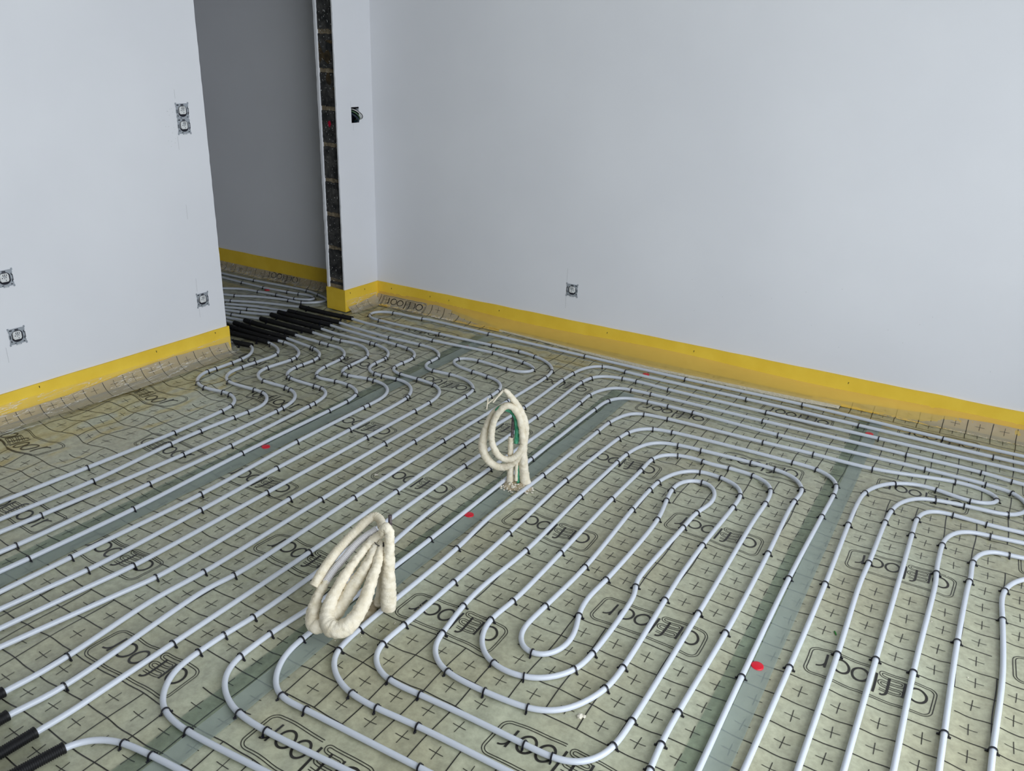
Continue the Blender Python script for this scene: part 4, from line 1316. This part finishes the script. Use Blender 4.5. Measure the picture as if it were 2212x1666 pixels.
# cables bulging from the cut-out in the stub
root = empty('cable_outlet')
tag(root, 'bundle of dark cables poking out of a hole in the stub wall', 'cables')
for name, m_, r, pts in (
        ('dark_cable', 'cable_dark', .0055, [(.182, -.03, 1.178), (.178, -.006, 1.172), (.165, .012, 1.158), (.146, .018, 1.140), (.136, .012, 1.128), (.140, -.02, 1.124)]),
        ('green_cable', 'cable_green', .0035, [(.182, -.03, 1.187), (.176, -.003, 1.184), (.158, .016, 1.172), (.136, .020, 1.150), (.127, .012, 1.136), (.130, -.02, 1.130)]),
        ('white_cable', 'cable_white', .0028, [(.172, -.03, 1.194), (.166, .0, 1.193), (.148, .020, 1.180), (.124, .024, 1.158), (.115, .015, 1.142), (.121, -.02, 1.136)]),
        ('black_cable', 'wire', .0022, [(.158, -.03, 1.194), (.155, .0, 1.192), (.136, .020, 1.178), (.112, .023, 1.156), (.107, .012, 1.140), (.114, -.02, 1.133)])):
    P = catmull(np.array([LW(*q) for q in pts]), .004, 2)
    mb = MB()
    mb.tube(P.tolist(), r, 10)
    mb.build(name, M[m_], root)
mb = MB()
mb.obox((*LW(.136, .004, 1.190)[:2], 1.190), (.004, .008, .007), 1.5)
mb.build('box_tab', M['zinc'], root, smooth=False)

# ------------------------------------------------------------------ foam covered conduit coils


def tube4(name, data, material, parent, jit=0.0, n=16, step=.004, rib=0.0, round_end=False, sm=3, fat=1.14):
    Q = catmull(np.array(data, float), step, sm)
    rad = Q[:, 3] * fat
    mb = MB()
    if rib:
        for i in range(len(rad)):
            ph = i % 4
            rad[i] += rib if ph < 2 else -rib
    mb.tube(Q[:, :3].tolist(), rad.tolist(), n, True, 0, jit, round_end)
    if rib and isinstance(material, (list, tuple)):
        for fi in range(len(mb.f)):
            ring = fi // n
            if ring < len(rad) - 1 and ring % 4 in (2,):
                mb.m[fi] = 1
    return mb.build(name, material, parent)


root = empty('conduit_coil', (1.58, -.9, 0))
root.location = (0, 0, 0)
tag(root, 'near coil of cream foam covered conduits with a bare ribbed white one', 'conduit coil', 'foam covered conduit coils')
foam2 = [M['foam'], M['groove']]
tube4('foam_covered_conduit', near_arm_open, M['foam'], root, .0009, 18, .0009, .0005)
tube4('ribbed_conduit', near_ribbed, [M['conduit'], M['groove']], root, 0, 18, .0009, .0008)
tube4('foam_covered_conduit', near_back_loop, M['foam'], root, .0028, 20, .003, round_end=True)
tube4('foam_covered_conduit', near_front_loop, M['foam'], root, .0027, 20, .003)
tube4('foam_covered_conduit', near_hanging, M['foam'], root, .0025, 20, .003, round_end=True)
tube4('foam_covered_conduit', near_supply, M['foam'], root, .0018, 18, .003)
tube4('wire_tie', near_tie, M['wire'], root, 0, 8, .004, fat=1.0)
root2 = empty('steel_stake', (0, 0, 0))
tag(root2, 'dark steel stake behind the near foam covered conduit coil', 'stake', 'steel stakes holding the coils')
mb = MB()
mb.tube([(1.600, -.8085, -.002), (1.602, -.808, .15), (1.605, -.806, .312)], .0055, 10)
mb.build('rod', M['steel'], root2)

root = empty('conduit_coil', (0, 0, 0))
tag(root, 'far coil of cream foam covered conduit with green showing, standing upright', 'conduit coil', 'foam covered conduit coils')
tube4('foam_covered_conduit', far_main, M['foam'], root, .0021, 18, .003)
tube4('foam_covered_conduit', far_loop, M['foam'], root, .0017, 18, .003)
tube4('green_conduit', far_green, M['green'], root, .0006, 14, .003)
tube4('green_conduit', far_green_low, M['green'], root, .0004, 12, .003)
tube4('foam_covered_conduit', far_thin, M['foam'], root, .001, 12, .003)
for w in (far_wire_a, far_wire_b, far_wire_c):
    tube4('wire_end', w, M['foam'], root, .0003, 8, .003)
root2 = empty('steel_stake', (0, 0, 0))
tag(root2, 'rusty steel stake inside the far conduit coil, foam round its foot', 'stake', 'steel stakes holding the coils')
mb = MB()
mb.tube([(1.5185, .0335, -.002), (1.5165, .034, .15), (1.5195, .0355, .311)], .0058, 10)
mb.build('rod', M['steel'], root2)
o = tube4('foam_coat', far_foot, M['foam'], root2, .0018, 14, .003)


def mound(cx, cy, rx, ry, h, material, seed, name, rot=0.0):
    vs, fs = [], []
    nr, na = 9, 40
    vs.append((cx, cy, h + .0005))
    for i in range(1, nr + 1):
        f = i / nr
        for k in range(na):
            a = 2 * math.pi * k / na
            rj = 1 + .28 * noise.noise(Vector((math.cos(a) * 1.6, math.sin(a) * 1.6, seed)))
            x, y = rx * f * rj * math.cos(a), ry * f * rj * math.sin(a)
            x, y = x * math.cos(rot) - y * math.sin(rot), x * math.sin(rot) + y * math.cos(rot)
            z = h * (1 - f * f) * (1 + .6 * noise.noise(Vector((x * 90, y * 90, seed)))) + .0006
            vs.append((cx + x, cy + y, max(z, -.003 if f == 1 else .0006)))
    for k in range(na):
        k2 = (k + 1) % na
        fs.append((0, 1 + k, 1 + k2))
        for i in range(nr - 1):
            a = 1 + i * na
            fs.append((a + k, a + na + k, a + na + k2, a + k2))
    return obj(name, vs, fs, material)


o = mound(1.560, -.868, .026, .050, .006, M['foam_brown'], 3, 'foam_patch', .3)
tag(o, 'brownish patch of set foam on the floor under the near coil', 'foam patch', 'patches of set foam')
o = mound(1.545, .030, .058, .050, .013, M['foam_brown'], 9, 'foam_patch')
tag(o, 'lumpy foam patch at the foot of the far conduit coil', 'foam patch', 'patches of set foam')


def lump(mb, c, r):
    bm = bmesh.new()
    bmesh.ops.create_icosphere(bm, subdivisions=1, radius=r)
    k = random.random() * 50
    sx, sy, sz = random.uniform(.7, 1.4), random.uniform(.7, 1.3), random.uniform(.5, .95)
    vs = [((v.co.x * sx) * (1 + .4 * noise.noise(v.co / r + Vector((k, 0, 0)))) + c[0], v.co.y * sy + c[1], v.co.z * sz + c[2]) for v in bm.verts]
    bm.verts.index_update()
    mb.add(vs, [[v.index for v in f.verts] for f in bm.faces])
    bm.free()


mb = MB()
for i in range(120):
    a, r = random.uniform(math.pi * .9, math.pi * 1.95), random.uniform(.012, .062)
    if random.random() < .25:
        a, r = random.uniform(-.5, .3), random.uniform(.03, .075)
    q = (1.54 + r * 1.15 * math.cos(a), .030 + r * .95 * math.sin(a))
    s = random.uniform(.0018, .0056)
    lump(mb, (q[0], q[1], s * .4 + max(0, .012 * (1 - (r / .05) ** 2)) + .001), s)
for i in range(45):
    s = random.uniform(.001, .0022)
    lump(mb, (1.60 + random.gauss(0, .035), .0 + random.gauss(0, .03), s * .4 - .001), s)
for i in range(30):
    s = random.uniform(.001, .0026)
    lump(mb, (1.60 + random.gauss(0, .045), -.90 + random.gauss(0, .06), s * .4 - .001), s)
for i in range(24):
    s = random.uniform(.0009, .0022)
    lump(mb, (1.688 + random.gauss(0, .012), -.765 + random.gauss(0, .012), s * .4 - .001), s)
for i in range(95):
    s = random.uniform(.0008, .0024)
    lump(mb, (random.uniform(.2, 3.2), random.uniform(-1.5, 1.4), s * .3 - .001), s)
o = mb.build('foam_crumbs', M['crumb'], smooth=False)
tag(o, 'tiny pale foam crumbs scattered over the floor film and round both coils', 'crumbs')
o['kind'] = 'stuff'

for (x, y), s, lab in (((2.289, -.905), .010, 'pale foam scrap lying beyond the outer spiral bend at front centre'),
                       ((1.045, -.205), .006, 'small pale foam scrap between straight pipes left of the far coil')):
    mb = MB()
    lump(mb, (0, 0, s * .3), s)
    lump(mb, (s * .9, s * .5, s * .25), s * .6)
    o = mb.build('foam_scrap', M['crumb'], smooth=False)
    o.location = (x, y, -.001)
    tag(o, lab, 'scrap', 'foam scraps on the floor')
mb = MB()
mb.tube([(-.008, 0, .0022), (0, .001, .0022), (.008, 0, .0022)], .0022, 8)
o = mb.build('wire_offcut', M['leaf'])
o.location = (2.779, -.196, -.001)
o.rotation_euler = (0, 0, -1.1)
tag(o, 'tiny bright green wire offcut between the pipes at lower right', 'offcut')
